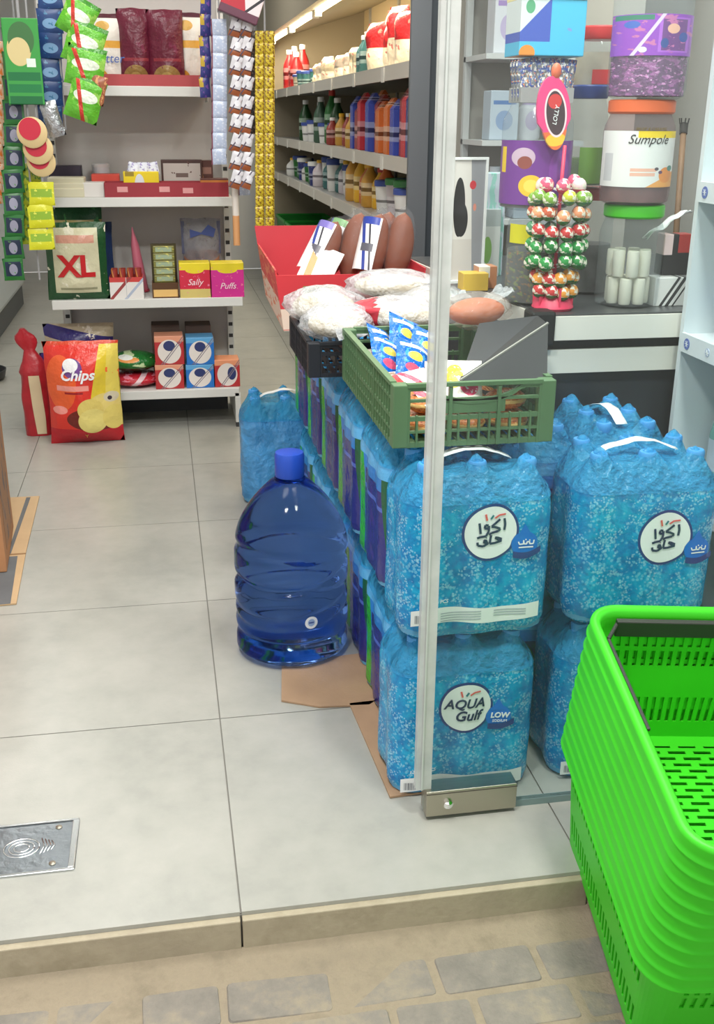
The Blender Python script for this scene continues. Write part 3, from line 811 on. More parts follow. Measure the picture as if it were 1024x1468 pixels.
# dark tray leaning in the crate
dt = thing('dark_tray', 'dark grey open carton tilted in the right of the green crate', 'tray', (.60, 1.99, zc+.06))
md = mat('dark_card', (42,44,47), .7, var=.08)
def solid_panel(pts, n=(0, .004, .003)):
    q = [Vector(p)-dt.location for p in pts]; k = len(q); g = G()
    g.add(q+[p+Vector(n) for p in q], [tuple(range(k)), tuple(range(2*k-1, k-1, -1))]+[(i, (i+1) % k, (i+1) % k+k, i+k) for i in range(k)])
    return g
A_, B_, C_ = W(660, 545, 1.775), W(786, 463, 1.87), Vector((.668, 1.752, zc+.092))
P1, P2 = W(688, 466, 2.08), W(772, 455, 2.06)
A0, B0, Q1 = A_+Vector((.0, .02, -.05)), Vector((.660, 1.90, zc+.03)), Vector((.60, 2.06, zc+.03))
obj('front_flap', solid_panel([A_, C_, B_]), md, dt)
obj('flap_edge', G().bar(A_-dt.location, B_-dt.location, .004, .003), mat('card_edge', (150,148,142), .7), dt)
obj('inner_wall', solid_panel([A_+Vector((0, .006, -.012)), B_+Vector((0, .006, -.004)), P2]), md, dt)
obj('floor_panel', solid_panel([A_+Vector((0, .006, -.012)), P2, P1]), mat('dark_card_inner', (58,60,64), .6, var=.1), dt)
obj('base_panel', solid_panel([A0, B0, Q1], (0, 0, .004)), md, dt)
# bread bags
m_bagw = film('bread_bag', (246,247,250), .46, .16, 1.2, 34, (232,235,239))
m_loaf = mat('loaf_cream', (232,212,170), .7, var=.12, vscale=10)
m_bun = mat('bun_brown', (124,64,36), .55, var=.15, vscale=9)
def lump(sx, sy, sz, seed, amp=.22, nu=26, nv=16):
    def fn(u, v):
        a, b = 2*PI*u, PI*v
        d = Vector((math.sin(b)*math.cos(a), math.sin(b)*math.sin(a), -math.cos(b)))
        k = 1+amp*wnoise(d, 2.2, seed)+amp*.5*wnoise(d, 5.0, seed)
        return (d.x*sx*k, d.y*sy*k, sz+d.z*sz*(1+amp*.5*wnoise(d, 3, seed+1)))
    return G().surf(fn, nu, nv, True)
def bread_bag(label, loc, size, seed, rz=0, inner=m_loaf, tail=None, label_col=None, tilt=0, wrap=None):
    t = thing('bread_bag', label, 'bread', loc, (tilt, 0, rz))
    sx, sy, sz = size
    obj('loaf', G().ball((0, 0, sz*.95), (sx*.82, sy*.72, sz*.72), 20, 12), inner, t, smooth=4)
    obj('bag', lump(sx, sy, sz, seed), wrap or m_bagw, t, smooth=4)
    if tail:
        tg = G()
        tg.surf(lambda u, v: (tail[0]*v+(u-.5)*(.03+.07*v)*(1 if abs(tail[1]) > abs(tail[0]) else .2), tail[1]*v+(u-.5)*(.03+.07*v)*(.2 if abs(tail[1]) > abs(tail[0]) else 1), sz*1.1+tail[2]*v+.012*wnoise((u*5, v*5, seed), 1)), 12, 8)
        obj('bag_tail', tg, m_bagw, t, smooth=4)
    if label_col:
        lg = lump(sx*1.02, sy*1.02, sz*1.02, seed); r0 = [i for i in range(len(lg.f))]
        lg.f = [f for f in lg.f if label_col[1](*[sum(lg.v[i][k] for i in f)/len(f) for k in range(3)])]
        obj('sticker', lg, mat('bread_sticker_%d' % seed, label_col[0], .4), t, smooth=4)
    return t
zb = ZT+.064
bread_bag('clear bag of pale bread at the left front of the black crate', (.385, 2.37, zb), (.085, .085, .045), 3, .4, tail=(-.02, -.11, -.02))
bread_bag('clear bag of cream bread with red sticker behind the green crate', (.53, 2.40, zb+.012), (.115, .075, .042), 4, -.2, label_col=((176,44,58), lambda x, y, z: x < -.045 and y < .0 and z > .03 and x > -.095))
bread_bag('clear bag of pale bread at the left of the bread pile by the red carton', (.385, 2.565, zb+.0), (.10, .08, .05), 5, -.5)
bread_bag('clear bag of flat cream bread in the middle of the bread pile', (.56, 2.575, zb+.055), (.12, .075, .040), 6, -.25, tail=(.13, -.03, .02))
bread_bag('bag of flat bread at the right of the bread pile beside the glass seal', (.64, 2.48, zb+.008), (.085, .085, .05), 7, .2, tail=(.06, -.06, .03))
bread_bag('clear bag of orange brown sausage rolls on the back of the green crate', (.665, 2.20, ZT+.118), (.085, .055, .040), 8, .3, inner=mat('sausage_roll', (214,116,68), .6, var=.15, vscale=14), tail=(.10, .03, .035), wrap=film('sausage_bag', (246,244,242), .16, .1, 1.0, 30, (236,230,226)))
tag(obj('plastic_bag', lump(.05, .04, .04, 12, .3), film('bag_clear2', (240,244,248), .4, .1, 1, 40), smooth=4, loc=(.70, 2.63, zb+.03)), 'crumpled clear plastic bag beside the chocolate loaves', 'bag')

# red carton with loaves
m_redc = mat('red_carton', (186,56,66), .55, var=.04)
m_cwhite = pmat('carton_side', (200,58,62), [('rect', -.1, 1.1, -.1, .5, (222,196,180)), ('noise', 6, .55, (214,120,90))], ax=(1, 2), rough=.6)
rc = thing('display_carton', 'open red display carton holding bread loaves on the water packs', 'carton', (.505, 3.15, ZT), (0, 0, math.radians(-1)))
cw, cd, chh = .37, .62, .165
def flare(g, k=.12): return g.map(lambda x, y, z: (x*(1+k*z/chh), y*(1+.04*z/chh), z))
obj('base', G().box(-cw/2, cw/2, -cd/2, cd/2, 0, .004), m_cwhite, rc)
obj('back_wall', flare(G().box(-cw/2, cw/2, cd/2-.004, cd/2, .004, chh+.055)), m_redc, rc)
obj('front_wall', flare(G().box(-cw/2, cw/2, -cd/2, -cd/2+.004, .004, chh*.92)), pmat('carton_front', (206,54,62), [('rect', -.1, 1.1, -.1, .38, (230,204,186)), ('rect', .18, .38, .1, .8, (120,130,50)), ('ell', .28, .5, .07, .25, (40,40,30))], rough=.6), rc)
for s in (-1, 1): obj('side_wall', flare(G().box(s*cw/2-(.004 if s > 0 else 0), s*cw/2+(.004 if s < 0 else 0), -cd/2+.004, cd/2-.004, .004, chh)), m_cwhite if s < 0 else m_redc, rc)
obj('inner_flap', G().add([(-cw/2*1.1, cd/2-.01, chh), (-cw/2*1.1, -cd/2+.02, chh), (-cw/2*.75, -cd/2+.03, .06), (-cw/2*.75, cd/2-.01, .06)], [(0, 1, 2, 3)]), m_redc, rc, solid=.003)
m_loafwrap = film('loaf_wrap', (246,246,247), .035, .08, .6, 30)
def loaf(label, loc, rz, tilt, lab):
    t = thing('chocolate_loaf', label, 'bread', loc, (tilt, .42 if lab in (1, 2) else .22, rz), 'wrapped brown loaves in the red carton')
    obj('loaf', G().surf(lambda u, v: (.042*(math.sin(PI*v)**.5)*math.cos(2*PI*u), .036*(math.sin(PI*v)**.5)*math.sin(2*PI*u), .012+.20*v), 18, 14, True), m_bun, t, smooth=4)
    obj('wrapper', G().surf(lambda u, v: (.046*(math.sin(PI*v)**.45)*math.cos(2*PI*u), .040*(math.sin(PI*v)**.45)*math.sin(2*PI*u)+.004*wnoise((u*8, v*8, loc[0]*9), 1), .23*v), 22, 14, True), m_loafwrap, t, smooth=4)
    if lab:
        def band(u, v):
            a = PI*(1.0+.55*u); return (.0475*math.cos(a), .0415*math.sin(a), .04+.15*v)
        obj('printed_panel', G().surf(band, 10, 6), pmat('loaf_print_%d' % lab, (236,236,234), [('line', 1, .5, .55, .08, (52,70,150)), ('line', 1, .5, .85, .05, (60,60,70)), ('rect', .1, .9, .86, 1.1, ((52,70,160), (120,110,180), (120,170,110))[lab % 3]), ('rect', .2, .8, .35, .5, (90,90,100))], rough=.3), t, smooth=4)
    return t
zl = ZT+.02
for k, (x, y, rz, tl, lab, lb) in enumerate([(.395, 3.0, -.35, -.45, 1, 'leftmost, leaning, with blue printed panel'), (.445, 3.06, -.3, -.45, 2, 'second from the left, with violet print'), (.515, 3.02, -.2, -.3, 0, 'third from the left, with plain clear wrap'),
        (.565, 2.98, -.2, -.3, 3, 'fourth from the left, with green print'), (.61, 3.04, -.1, -.3, 0, 'fifth from the left, dark and upright'), (.645, 2.98, .0, -.25, 0, 'rightmost, beside the glass seal')]):
    loaf('wrapped chocolate brown loaf in the red carton, %s' % lb, (x, y, zl+.075), rz, tl, lab)
tag(obj('wafer_pack', bag_geo(.10, .19, .03, 41), pmat('orange_white_pack', (236,234,230), [('line', 1, .1, .35, .10, (226,150,90)), ('rect', .7, 1, 0, 1, (240,240,240))], rough=.3, bump=.3), smooth=4, loc=(.375, 2.94, ZT+.05), rot=(-.5, .4, -.3)), 'white and orange bread packet leaning at the left inside the red carton', 'snack')

# ================================================================ COUNTER
m_alu = mat('aluminium', (236,232,222), .42, .1)
m_dark = mat('counter_dark', (48,52,58), .35, var=.06)
m_gap = mat('counter_gap', (24,25,27), .5)
ZK = .826
cx0, cy0 = .788, 2.125
ct = thing('sales_counter', 'dark sales counter with aluminium edge bands behind the water packs', 'counter', (0, 0, 0))
def plate(inset, z0, z1, m, nm):
    a = inset
    poly = [(cx0+a, cy0+a), (1.9, cy0+a), (1.9, 3.15-a), (cx0-.065+a, 3.15-a)]
    g = G(); g.add([(x, y, z0) for x, y in poly]+[(x, y, z1) for x, y in poly], [(3,2,1,0),(4,5,6,7),(0,1,5,4),(1,2,6,5),(2,3,7,6),(3,0,4,7)])
    return obj(nm, g, m, ct)
plate(.03, .0, .70, m_dark, 'body'); plate(.012, .70, .752, m_alu, 'lower_band'); plate(.02, .752, .775, m_gap, 'groove'); plate(0, .775, ZK, m_alu, 'top_band')
plate(.006, ZK, ZK+.004, mat('counter_top', (70,72,74), .3), 'worktop')
obj('corner_cap', G().box(cx0-.025, cx0+.03, cy0-.008, cy0+.05, .765, ZK+.012), m_gap, ct, bevel=.006)
ZK += .004

# jars and goods on the counter
def jar(label, px0, py0, px1, py1, Y, glass, fill=None, fcol=None, lab=None, lid=None, shoulder=.0, zbase=None, group=None, cat='jar', upside=False, chunks=None):
    cx, z0, w, h = WR(px0, py0, px1, py1, Y)
    if zbase is not None: h += z0-zbase; z0 = zbase
    t = thing('sweets_jar', label, cat, (cx, Y, z0), (0, 0, -.28), group=group); r = w/2
    lidh = .024 if lid else 0; hb = h-lidh
    prof = [(r*.8, 0), (r*.97, .006), (r, .02), (r, hb*.80), (r*.97, hb*.86), (r*(.86-shoulder), hb*.96), (r*(.84-shoulder), hb)]
    obj('glass', G().lathe(prof, n=28), glass, t, smooth=.7)
    if fill:
        if chunks:
            rj = random.Random(len(label)); n = 0; lay = 0
            cr = chunks[0]; zz = cr
            while zz < hb*fill:
                for k in range(7):
                    a = k*2*PI/7+lay*.5; rad = r*.66
                    b = chunks[1](); o = obj('sweet', b, mat(*rj.choice(fcol)), t, loc=(rad*math.cos(a), rad*math.sin(a), zz), rot=(rj.uniform(-.4,.4), rj.uniform(-.4,.4), a))
                zz += cr*1.75; lay += 1
        else:
            fg = G().surf(lambda u, v: ((r*.95*(1+.03*wnoise((u*20, v*12, 1), 1)))*math.cos(2*PI*u), (r*.95)*math.sin(2*PI*u), .006+(hb*fill)*v), 24, 8, True)
            fg.f.append(tuple(8*24+k for k in range(24)))
            obj('contents', fg, fcol, t, smooth=.8)
    if lab:
        v0, v1, a0, a1, lm = lab
        lg = G().surf(lambda u, v: ((r*1.008)*math.cos(a0+(a1-a0)*u), (r*1.008)*math.sin(a0+(a1-a0)*u), hb*(v0+(v1-v0)*v)), 18, 2)
        obj('label', lg, lm, t, smooth=4)
    if lid:
        l = obj('lid', G().lathe([(r*.88, hb-.004), (r*.93, hb), (r*.93, h-.003), (r*.88, h)], n=32), lid, t, smooth=.6)
    return t
m_jar = film('jar_clear', (240,243,244), .12, .06, .1, 8, (225,230,232))
m_jarp = film('jar_pinkish', (232,220,222), .14, .06, .1, 8, (220,210,212))
Fr = (-PI*.96, -PI*.04)
J1 = jar('clear jar of white sticks with bright green lid at the right of the counter', 853, 292, 938, 445, 2.235, m_jar, lid=mat('lid_green', (74,190,40), .4), zbase=ZK)
# white rolls inside
r1 = J1.children[0].dimensions.x/2 if False else .055
for lay in range(2):
    for k in range(7):
        a = k*2*PI/7+lay*.3
        obj('roll', G().lathe([(.012, 0), (.0135, .004), (.0135, .052), (.012, .056)], n=10), mat('roll_cream', (240,235,216), .6), J1, smooth=.6, loc=(.036*math.cos(a), .036*math.sin(a), .006+.060*lay))
zj1 = WR(853, 292, 938, 445, 2.235); ztop = zj1[1]+zj1[3]
lab2 = pmat('jar_label_white', (228,228,226), [('rect', .42, 1.0, .88, 1.02, (238,206,40)), ('rect', .35, .72, .28, .34, (232,180,160)), ('rect', .35, .70, .20, .26, (232,180,160)), ('half', .9, -1.3, .52, (236,168,96)), ('ell', .86, .22, .10, .14, (232,150,84)), ('ell', .92, .34, .04, .05, (84,140,130)), ('ell', .72, .33, .03, .03, (90,80,90)), ('ell', .78, .27, .03, .03, (110,80,110)), ('rect', .03, .12, .1, .6, (196,198,200))], ax=(0, 2), rough=.4)
J2 = jar('clear jar with white label and orange lid stacked above the green lidded jar', 860, 143, 954, 292, 2.235, m_jarp, .26, mat('jar_gummies', (120,84,80), .5, var=.3, vscale=30), (.20, .80, *Fr, lab2), mat('lid_orange', (226,106,58), .4), zbase=ztop+.001)
_c, _z, _w, _h = WR(860, 143, 954, 292, 2.235)
zt2 = _z+_h
def wrapfn(r, cx=0): return lambda x, y, z: (r*math.sin(x/r+cx), -r*math.cos(x/r+cx)+y, z)
lettering('Sumpole', .026, mat('label_ink', (60,58,58), .5), J2, (.012, 0, .132), shear=.35, fn=wrapfn(_w/2*1.016))
lettering('FRUIT & CARAMEL', .0085, mat('label_ink2', (120,96,20), .5), J2, (.016, 0, .1525), shear=.2, fn=wrapfn(_w/2*1.016))
lab3 = pmat('jar_label_purple', (150,84,190), [('rect', .52, .92, .08, .92, (176,110,210)), ('rect', .56, .88, .12, .88, (120,80,140)), ('noise', 5, .58, (196,120,170)), ('ell', .7, .65, .08, .12, (230,180,160)), ('ell', .84, .45, .06, .12, (70,90,160)), ('ell', .6, .3, .05, .12, (70,90,150)), ('rect', .02, .45, .86, .98, (70,130,110)), ('line', 1, -.35, .22, .025, (214,200,226)), ('ell', .2, .75, .09, .09, (80,110,190)), ('ell', .34, .14, .05, .07, (220,230,225))], ax=(0, 2), rough=.3)
jar('clear jar of purple wrapped sweets with violet label, topmost in the right stack', 872, -45, 978, 141, 2.235, m_jar, .36, pmat('purple_sweets', (112,48,112), [('noise', 7, .54, (170,84,160)), ('noise', 13, .60, (232,150,214)), ('dots', 9, .12, (240,200,230))], rough=.18, bump=.8), (.33, .64, *Fr, lab3), None, .1, zbase=zt2+.001)
# rear jars
jar('clear jar with red lid and red label behind the right jar stack', 822, 38, 886, 138, 2.45, m_jar, .7, mat('jar_nuts', (196,176,150), .6, var=.2, vscale=20), (.2, .45, -PI*.6, -PI*.05, mat('label_red', (196,60,60), .4)), mat('lid_red', (196,52,52), .4), group=None)
jar('clear jar with dark blue lid standing behind the lollipop stand', 806, 122, 862, 268, 2.40, m_jar, .3, mat('jar_mix', (90,110,60), .5, var=.4, vscale=30), (.05, .45, -PI*.6, -PI*.05, mat('label_leaf', (110,150,70), .4)), mat('lid_navy', (44,64,130), .4))
jar('clear jar with dull red lid low behind the lollipop stand', 812, 268, 868, 428, 2.42, m_jar, .5, mat('jar_dark', (90,84,84), .5, var=.4, vscale=30), None, mat('lid_dullred', (160,60,60), .4), zbase=ZK)
# purple jar and blue box stacked at the left
labp = pmat('jar_label_chupa', (112,54,140), [('ell', .30, .74, .16, .15, (196,170,190)), ('ell', .32, .66, .10, .10, (140,70,60)), ('rect', .02, .07, .5, .9, (226,190,40)), ('ell', .42, .30, .17, .17, (236,186,50)), ('ell', .42, .30, .10, .10, (244,206,90)), ('ell', .80, .55, .14, .3, (130,70,160))], ax=(0, 2), rough=.3)
zl0 = ZK
_a = WR(716, 300, 812, 450, 2.30)
JB = jar('clear jar of assorted lollies with yellow label under the purple jar', 722, 300, 808, 446, 2.30, m_jar, .55, pmat('dark_mix', (86,84,80), [('noise', 9, .56, (120,130,70)), ('noise', 15, .6, (160,110,60))], rough=.3), (.66, .86, -PI*.86, -PI*.52, mat('label_yellow', (214,206,40), .5)), None, .02, zbase=ZK)
obj('hanging_tag', G().box(-.03, .0, -.062, -.060, .04, .10), mat('tag_yellow', (190,180,40), .5), JB, rot=(0, .4, 0))
zp = WR(722, 300, 808, 446, 2.30); zp = zp[1]+zp[3]
jar('clear domed jar with purple label and yellow seal beside the lollipop stand', 716, 148, 812, 302, 2.30, m_jar, .12, mat('jar_dark2', (90,80,84), .5, var=.3, vscale=30), (.06, .66, *Fr, labp), None, .05, zbase=zp+.001)
zq = WR(716, 148, 812, 302, 2.30); zq = zq[1]+zq[3]
bc_, bz_, bw_, bh_ = WR(733, 4, 825, 84, 2.33)
sach = pmat('sachet_mix', (120,122,126), [('noise', 6, .5, (70,90,150)), ('noise', 9, .56, (214,210,206)), ('noise', 12, .6, (206,130,70))], rough=.25, bump=.6)
scx, scz, scw, sch = WR(728, 84, 822, 150, 2.32)
sb = thing('sachet_carton', 'small open carton of colourful sachets on top of the purple jar', 'carton', (scx, 2.32, zq+.001))
obj('tray', tray_geo(scw*.8, .08, .03), mat('tray_grey', (150,150,150), .6), sb)
for k in range(7):
    obj('sachet', bag_geo(scw*.34, sch*1.02-.01, .014, k+60, 8, 8), sach, sb, smooth=4, loc=(-scw*.24+scw*.24*(k % 3), -.025+.02*(k//3), .005), rot=(-.05, .1*(k % 3-1), 0))
bb_ = thing('blue_carton', 'light blue carton with white corner and dark blue wedge, above the sachets', 'box', (bc_, 2.33, zq+.001+sch*1.0))
obj('carton', G().box(-bw_/2, bw_/2, -.05, .05, 0, bh_), pmat('blue_carton_print', (78,178,216), [('rect', -.1, .46, .25, 1.1, (70,92,180)), ('half', -1.3, 1.0, .42, (206,214,216)), ('ell', .14, .86, .07, .12, (90,160,120)), ('rect', .46, 1.1, -.1, 1.1, (78,180,218)), ('noise', 3, .66, (120,150,205)), ('ell', .12, .05, .12, .14, (220,140,60))], rough=.4), bb_, bevel=.002)
obj('top_flap', G().box(-bw_/2, bw_/2, -.052, .05, bh_, bh_+.02), mat('carton_cream', (226,214,160), .5), bb_)

# lollipop stand with balls
lx = W(800, 330, 2.20).x
ls = thing('lollipop_stand', 'pink lollipop stand with oval sign on the counter behind the glass', 'display stand', (lx, 2.20, ZK))
m_pink = mat('stand_pink', (220,62,96), .4)
base = obj('base', G().lathe([(.042, 0), (.046, .006), (.040, .02), (.018, .045), (.010, .06)], n=24), m_pink, ls, smooth=.8)
obj('pole', G().tube([(0, 0, .05), (0, 0, .24), (.002, 0, .34)], .004, 8), m_pink, ls, smooth=4)
for k in range(6): obj('fin', G().box(-.002, .002, .01, .044, .004, .05), m_pink, ls, rot=(0, 0, k*PI/3))
sx_, sz_, sw_, sh_ = WR(770, 108, 818, 215, 2.20); zz = sz_-ZK
sgn = G(); npt = 30
sgn.prism([(sw_*.5*math.cos(2*PI*k/npt)*(1 if math.sin(2*PI*k/npt) > -.3 else .8), sh_*.5+sh_*.5*math.sin(2*PI*k/npt)) for k in range(npt)], -.004, .004)
sg = obj('sign', sgn, pmat('stand_sign', (226,70,130), [('rect', -.1, 1.1, -.1, .26, (226,110,60)), ('ell', .5, .14, .3, .09, (236,190,60)), ('ell', .55, .5, .33, .33, (240,210,215)), ('ell', .55, .5, .28, .30, (70,50,56)), ('ell', .55, .66, .2, .1, (206,60,60))], rough=.35), ls, loc=(sx_-lx+.004, 0, zz), rot=(0, math.radians(-8), 0))
lettering('LOLLY', .013, m_white, sg, (.004, -.0045, sh_*.47), roty=-1.3, shear=.2)
obj('sign_knob', G().ball((sx_-lx-.006, 0, zz+sh_+.008), (.011, .008, .016), 10, 8), mat('knob_orange', (214,110,80), .4), ls, smooth=4)
tiers = [(264, 3, 'pink'), (284, 5, 'lime'), (307, 5, 'peach'), (330, 5, 'mint'), (352, 5, 'green'), (374, 5, 'green'), (396, 5, 'amber'), (417, 4, 'amber')]
cols = {'pink': [(214,90,120), (232,200,206)], 'lime': [(120,160,60), (190,190,60)], 'peach': [(226,150,110), (190,90,60)], 'mint': [(90,150,110), (190,60,60)], 'green': [(36,120,56), (50,140,70)], 'amber': [(226,150,60), (196,60,60)]}
tn = ['top tier', 'second tier', 'third tier', 'fourth tier', 'fifth tier', 'sixth tier', 'seventh tier', 'bottom tier']
ball_me = {}
rl = random.Random(5)
for ti, (py, cnt, nm) in enumerate(tiers):
    zt_ = W(800, py, 2.2).z
    for ring in (0, 1):
        for k in range(cnt):
            a = -PI*(k+.5+rl.uniform(-.18, .18))/cnt if ring == 0 else PI*(k+.5)/cnt
            if ring == 1 and k % 2: continue
            R2 = .054 if 0 < ti < 6 else .040
            ci = rl.randrange(2); key = (nm, ci)
            if key not in ball_me:
                ball_me[key] = G().ball((0, 0, 0), (.0158, .0158, .0165), 12, 8).mesh('candy', 4)
                ball_me[key].materials.append(pmat('lolly_%s_%d' % key, cols[nm][ci], [('noise', 3.0, .52, (232,226,208)), ('rect', -.1, 1.1, -.1, .3, (40,110,52) if nm != 'pink' else (200,50,90))], rough=.2))
            x, y_ = lx+R2*math.cos(a), 2.2+R2*.8*math.sin(a); zt_ = W(800, py+rl.uniform(-3, 3), 2.2).z
            side = 'front' if ring == 0 else 'rear'
            t = thing('lollipop', '%s ball lollipop, %s of the stand, %s, %s from the left' % (nm, tn[ti], side, ('first', 'second', 'third', 'fourth', 'fifth', 'sixth')[k if ring == 0 else (cnt-1-k)//2]), 'lollipop', (x, y_, zt_), group='lollipops on the stand')
            obj('candy', ball_me[key], None, t)
            obj('stick', G().tube([(0, 0, 0), ((lx-x)*.98, (2.2-y_)*.98, -.012)], .0014, 5), m_white, t)

# goods further left on and behind the counter
fx, fz, fw, fhh = WR(640, 229, 694, 392, 2.62)
pf = thing('poster_stand', 'white framed advertising card with dark bottle shape standing on the counter', 'display card', (fx, 2.62, ZK), (0, 0, math.radians(8)))
obj('card', G().box(-fw/2+.005, fw/2-.005, -.002, .002, .0, fz+fhh-ZK), pmat('poster_print', (228,222,216), [('rect', .0, 1, .0, .36, (214,206,200)), ('ell', .22, .62, .18, .24, (34,32,34)), ('ell', .30, .52, .2, .14, (40,38,40)), ('half', 1.6, .25, 1.12, (150,150,156)), ('ell', .62, .80, .1, .035, (206,50,60)), ('ell', .70, .62, .05, .03, (224,140,120))], rough=.3), pf)
fr_ = G(); hh_ = fz+fhh-ZK
fr_.box(-fw/2, -fw/2+.006, -.006, .004, 0, hh_).box(fw/2-.006, fw/2, -.006, .004, 0, hh_).box(-fw/2, fw/2, -.006, .004, hh_, hh_+.006).box(-fw/2, fw/2, -.02, .02, -.0, .006)
obj('frame', fr_, m_white, pf)
def cbox(label, px0, py0, px1, py1, Y, m, depth=.06, cat='box', zbase=None, name='carton', rz=0, bevel=.0015, group=None):
    cx, z0, w, h = WR(px0, py0, px1, py1, Y)
    if zbase is not None: h += z0-zbase; z0 = zbase
    return tag(obj(name, G().box(-w/2, w/2, 0, depth, 0, h), m, loc=(cx, Y, z0), rot=(0, 0, rz), bevel=bevel), label, cat, group)
cbox('small yellow packet at the foot of the advertising card', 664, 392, 700, 418, 2.47, mat('packet_yellow', (220,180,70), .5, var=.2), .05, zbase=ZK, name='sweets_packet')
cbox('small orange and white packet beside the yellow packet on the counter', 686, 382, 712, 412, 2.50, pmat('pk_or', (206,140,100), [('rect', 0, .6, .5, 1.1, (238,236,230))]), .05, zbase=ZK, name='sweets_packet')
cbox('white tub with green mark beside the advertising card', 690, 300, 716, 372, 2.70, pmat('tub_w', (206,212,208), [('ell', .3, .4, .25, .2, (130,180,90)), ('rect', 0, 1, .75, 1.1, (170,180,180))]), .07, zbase=ZK, name='tub')
cbox('pale mint box leaning behind the advertising card', 694, 248, 724, 310, 2.72, pmat('mintb', (196,208,220), [('noise', 4, .5, (150,205,195))]), .05, zbase=ZK+.0, name='mint_box')
cbox('white box with black slanted lettering at the right end of the counter', 936, 398, 980, 444, 2.20, pmat('white_print', (226,226,224), [('rect', -.1, .1, -.1, 1.1, (206,206,204)), ('line', 1, -.55, .22, .05, (60,60,62)), ('line', 1, -.55, .42, .06, (60,60,62)), ('line', 1, -.55, .62, .03, (60,60,62))]), .05, zbase=ZK)
zx = W(958, 398, 2.2).z
cbox('small black and red device on the box at the right end of the counter', 948, 336, 988, 398, 2.23, pmat('dev', (48,46,48), [('rect', .5, 1.1, .55, 1.1, (186,60,56)), ('rect', -.1, .3, .5, 1.1, (226,200,200))]), .04, zbase=zx+.001, name='device')
pp = G().surf(lambda u, v: (.05*(u-.5)*2, .03*v, .02*math.sin(PI*u*.6)+.012*wnoise((u*4, v*4, 0), 1)+.04*u), 12, 6)
zd = W(965, 336, 2.23).z
tag(obj('paper_sheet', pp, m_white, smooth=4, solid=.001, loc=(W(965, 330, 2.22).x, 2.235, zd-.01)), 'crumpled white paper lying on the black and red device', 'paper')
# stick against the wall
p0, p1 = W(960, 440, 2.75), W(981, 178, 2.95)
sk = thing('broom_handle', 'brown wooden handle with dark bristled tip leaning behind the counter', 'broom', (p0.x, p0.y, ZK))
b0 = p0-Vector((p0.x, p0.y, ZK)); b0.z = 0; b1 = p1-Vector((p0.x, p0.y, ZK))
obj('handle', G().tube([b0, b0.lerp(b1, .5), b1], .0085, 10), mat('wood_stick', (120,92,66), .6, var=.15, vscale=20), sk, smooth=4)
obj('tip', G().tube([b1-(b1-b0).normalized()*.03, b1], [.011, .012], 10), mat('tip_dark', (48,46,44), .8), sk, smooth=.8)
tb = G()
for k in range(7): tb.tube([b1+Vector((.011*math.cos(k*.9), .011*math.sin(k*.9), 0)), b1+Vector((.014*math.cos(k*.9), .014*math.sin(k*.9), .016))], .0018, 5)
obj('bristles', tb, MATS['tip_dark'], sk)

# wall rack behind the counter
m_rack = mat('rack_white', (176,178,178), .5)
RX = 1.16
rk = thing('wall_rack', 'white rack with pale household goods behind the counter', 'shelf', (RX, 3.32, 0))
for z in (.45, .93, 1.16, 1.40, 1.64): obj('shelf', G().box(-.20, .12, -.12, .12, z-.015, z), m_rack, rk)
for x in (-.20, .10): obj('upright', G().box(x, x+.02, .1, .12, 0, 1.9), m_rack, rk)
obj('back_panel', G().box(-.20, .12, .12, .128, .3, 1.9), mat('rack_back', (150,146,140), .7), rk)
rg = random.Random(9)
whites = [((186,188,194), (140,116,168)), ((170,176,184), (70,86,134)), ((190,190,188), (176,96,130)), ((160,172,184), (80,110,158)), ((150,152,148), (96,124,96)), ((120,124,130), (80,90,130))]
for si, z in enumerate((.93, 1.16, 1.40, 1.64)):
    x = -.17; k = 0
    while x < .03:
        w = rg.uniform(.06, .10); h = rg.uniform(.13, .19); b, c = rg.choice(whites)
        nmv = ('first', 'second', 'third', 'fourth', 'fifth', 'sixth', 'seventh', 'eighth', 'ninth', 'tenth', 'eleventh', 'twelfth')[k]
        mm = pmat('goods_%d%d%d_%d%d' % (*b, c[0], c[2]), b, [('rect', .1, .9, .72, .8, c), ('ell', .5, .4, .3, .2, tuple(int((p+q)/2) for p, q in zip(b, c)))], rough=.3)
        lb = 'pale household %s on the %s shelf of the white rack, %s from the left' % ('carton', ('lowest stocked', 'second stocked', 'third stocked', 'top')[si], nmv)
        if rg.random() < .45:
            o = tag(obj('bottle', G().lathe([(w*.4, 0), (w*.45, .01), (w*.45, h*.65), (w*.2, h*.8), (w*.18, h*.88), (w*.22, h*.89), (w*.22, h)], n=18), mm, smooth=.7, loc=(RX+x+w/2, 3.28, z+.0005)), lb.replace('carton', 'bottle'), 'bottle', 'goods on the white rack')
        else:
            o = tag(obj('carton', G().box(-w/2, w/2, -.04, .04, 0, h), mm, loc=(RX+x+w/2, 3.27, z+.0005), bevel=.003), lb, 'carton', 'goods on the white rack')
        x += w+.012; k += 1

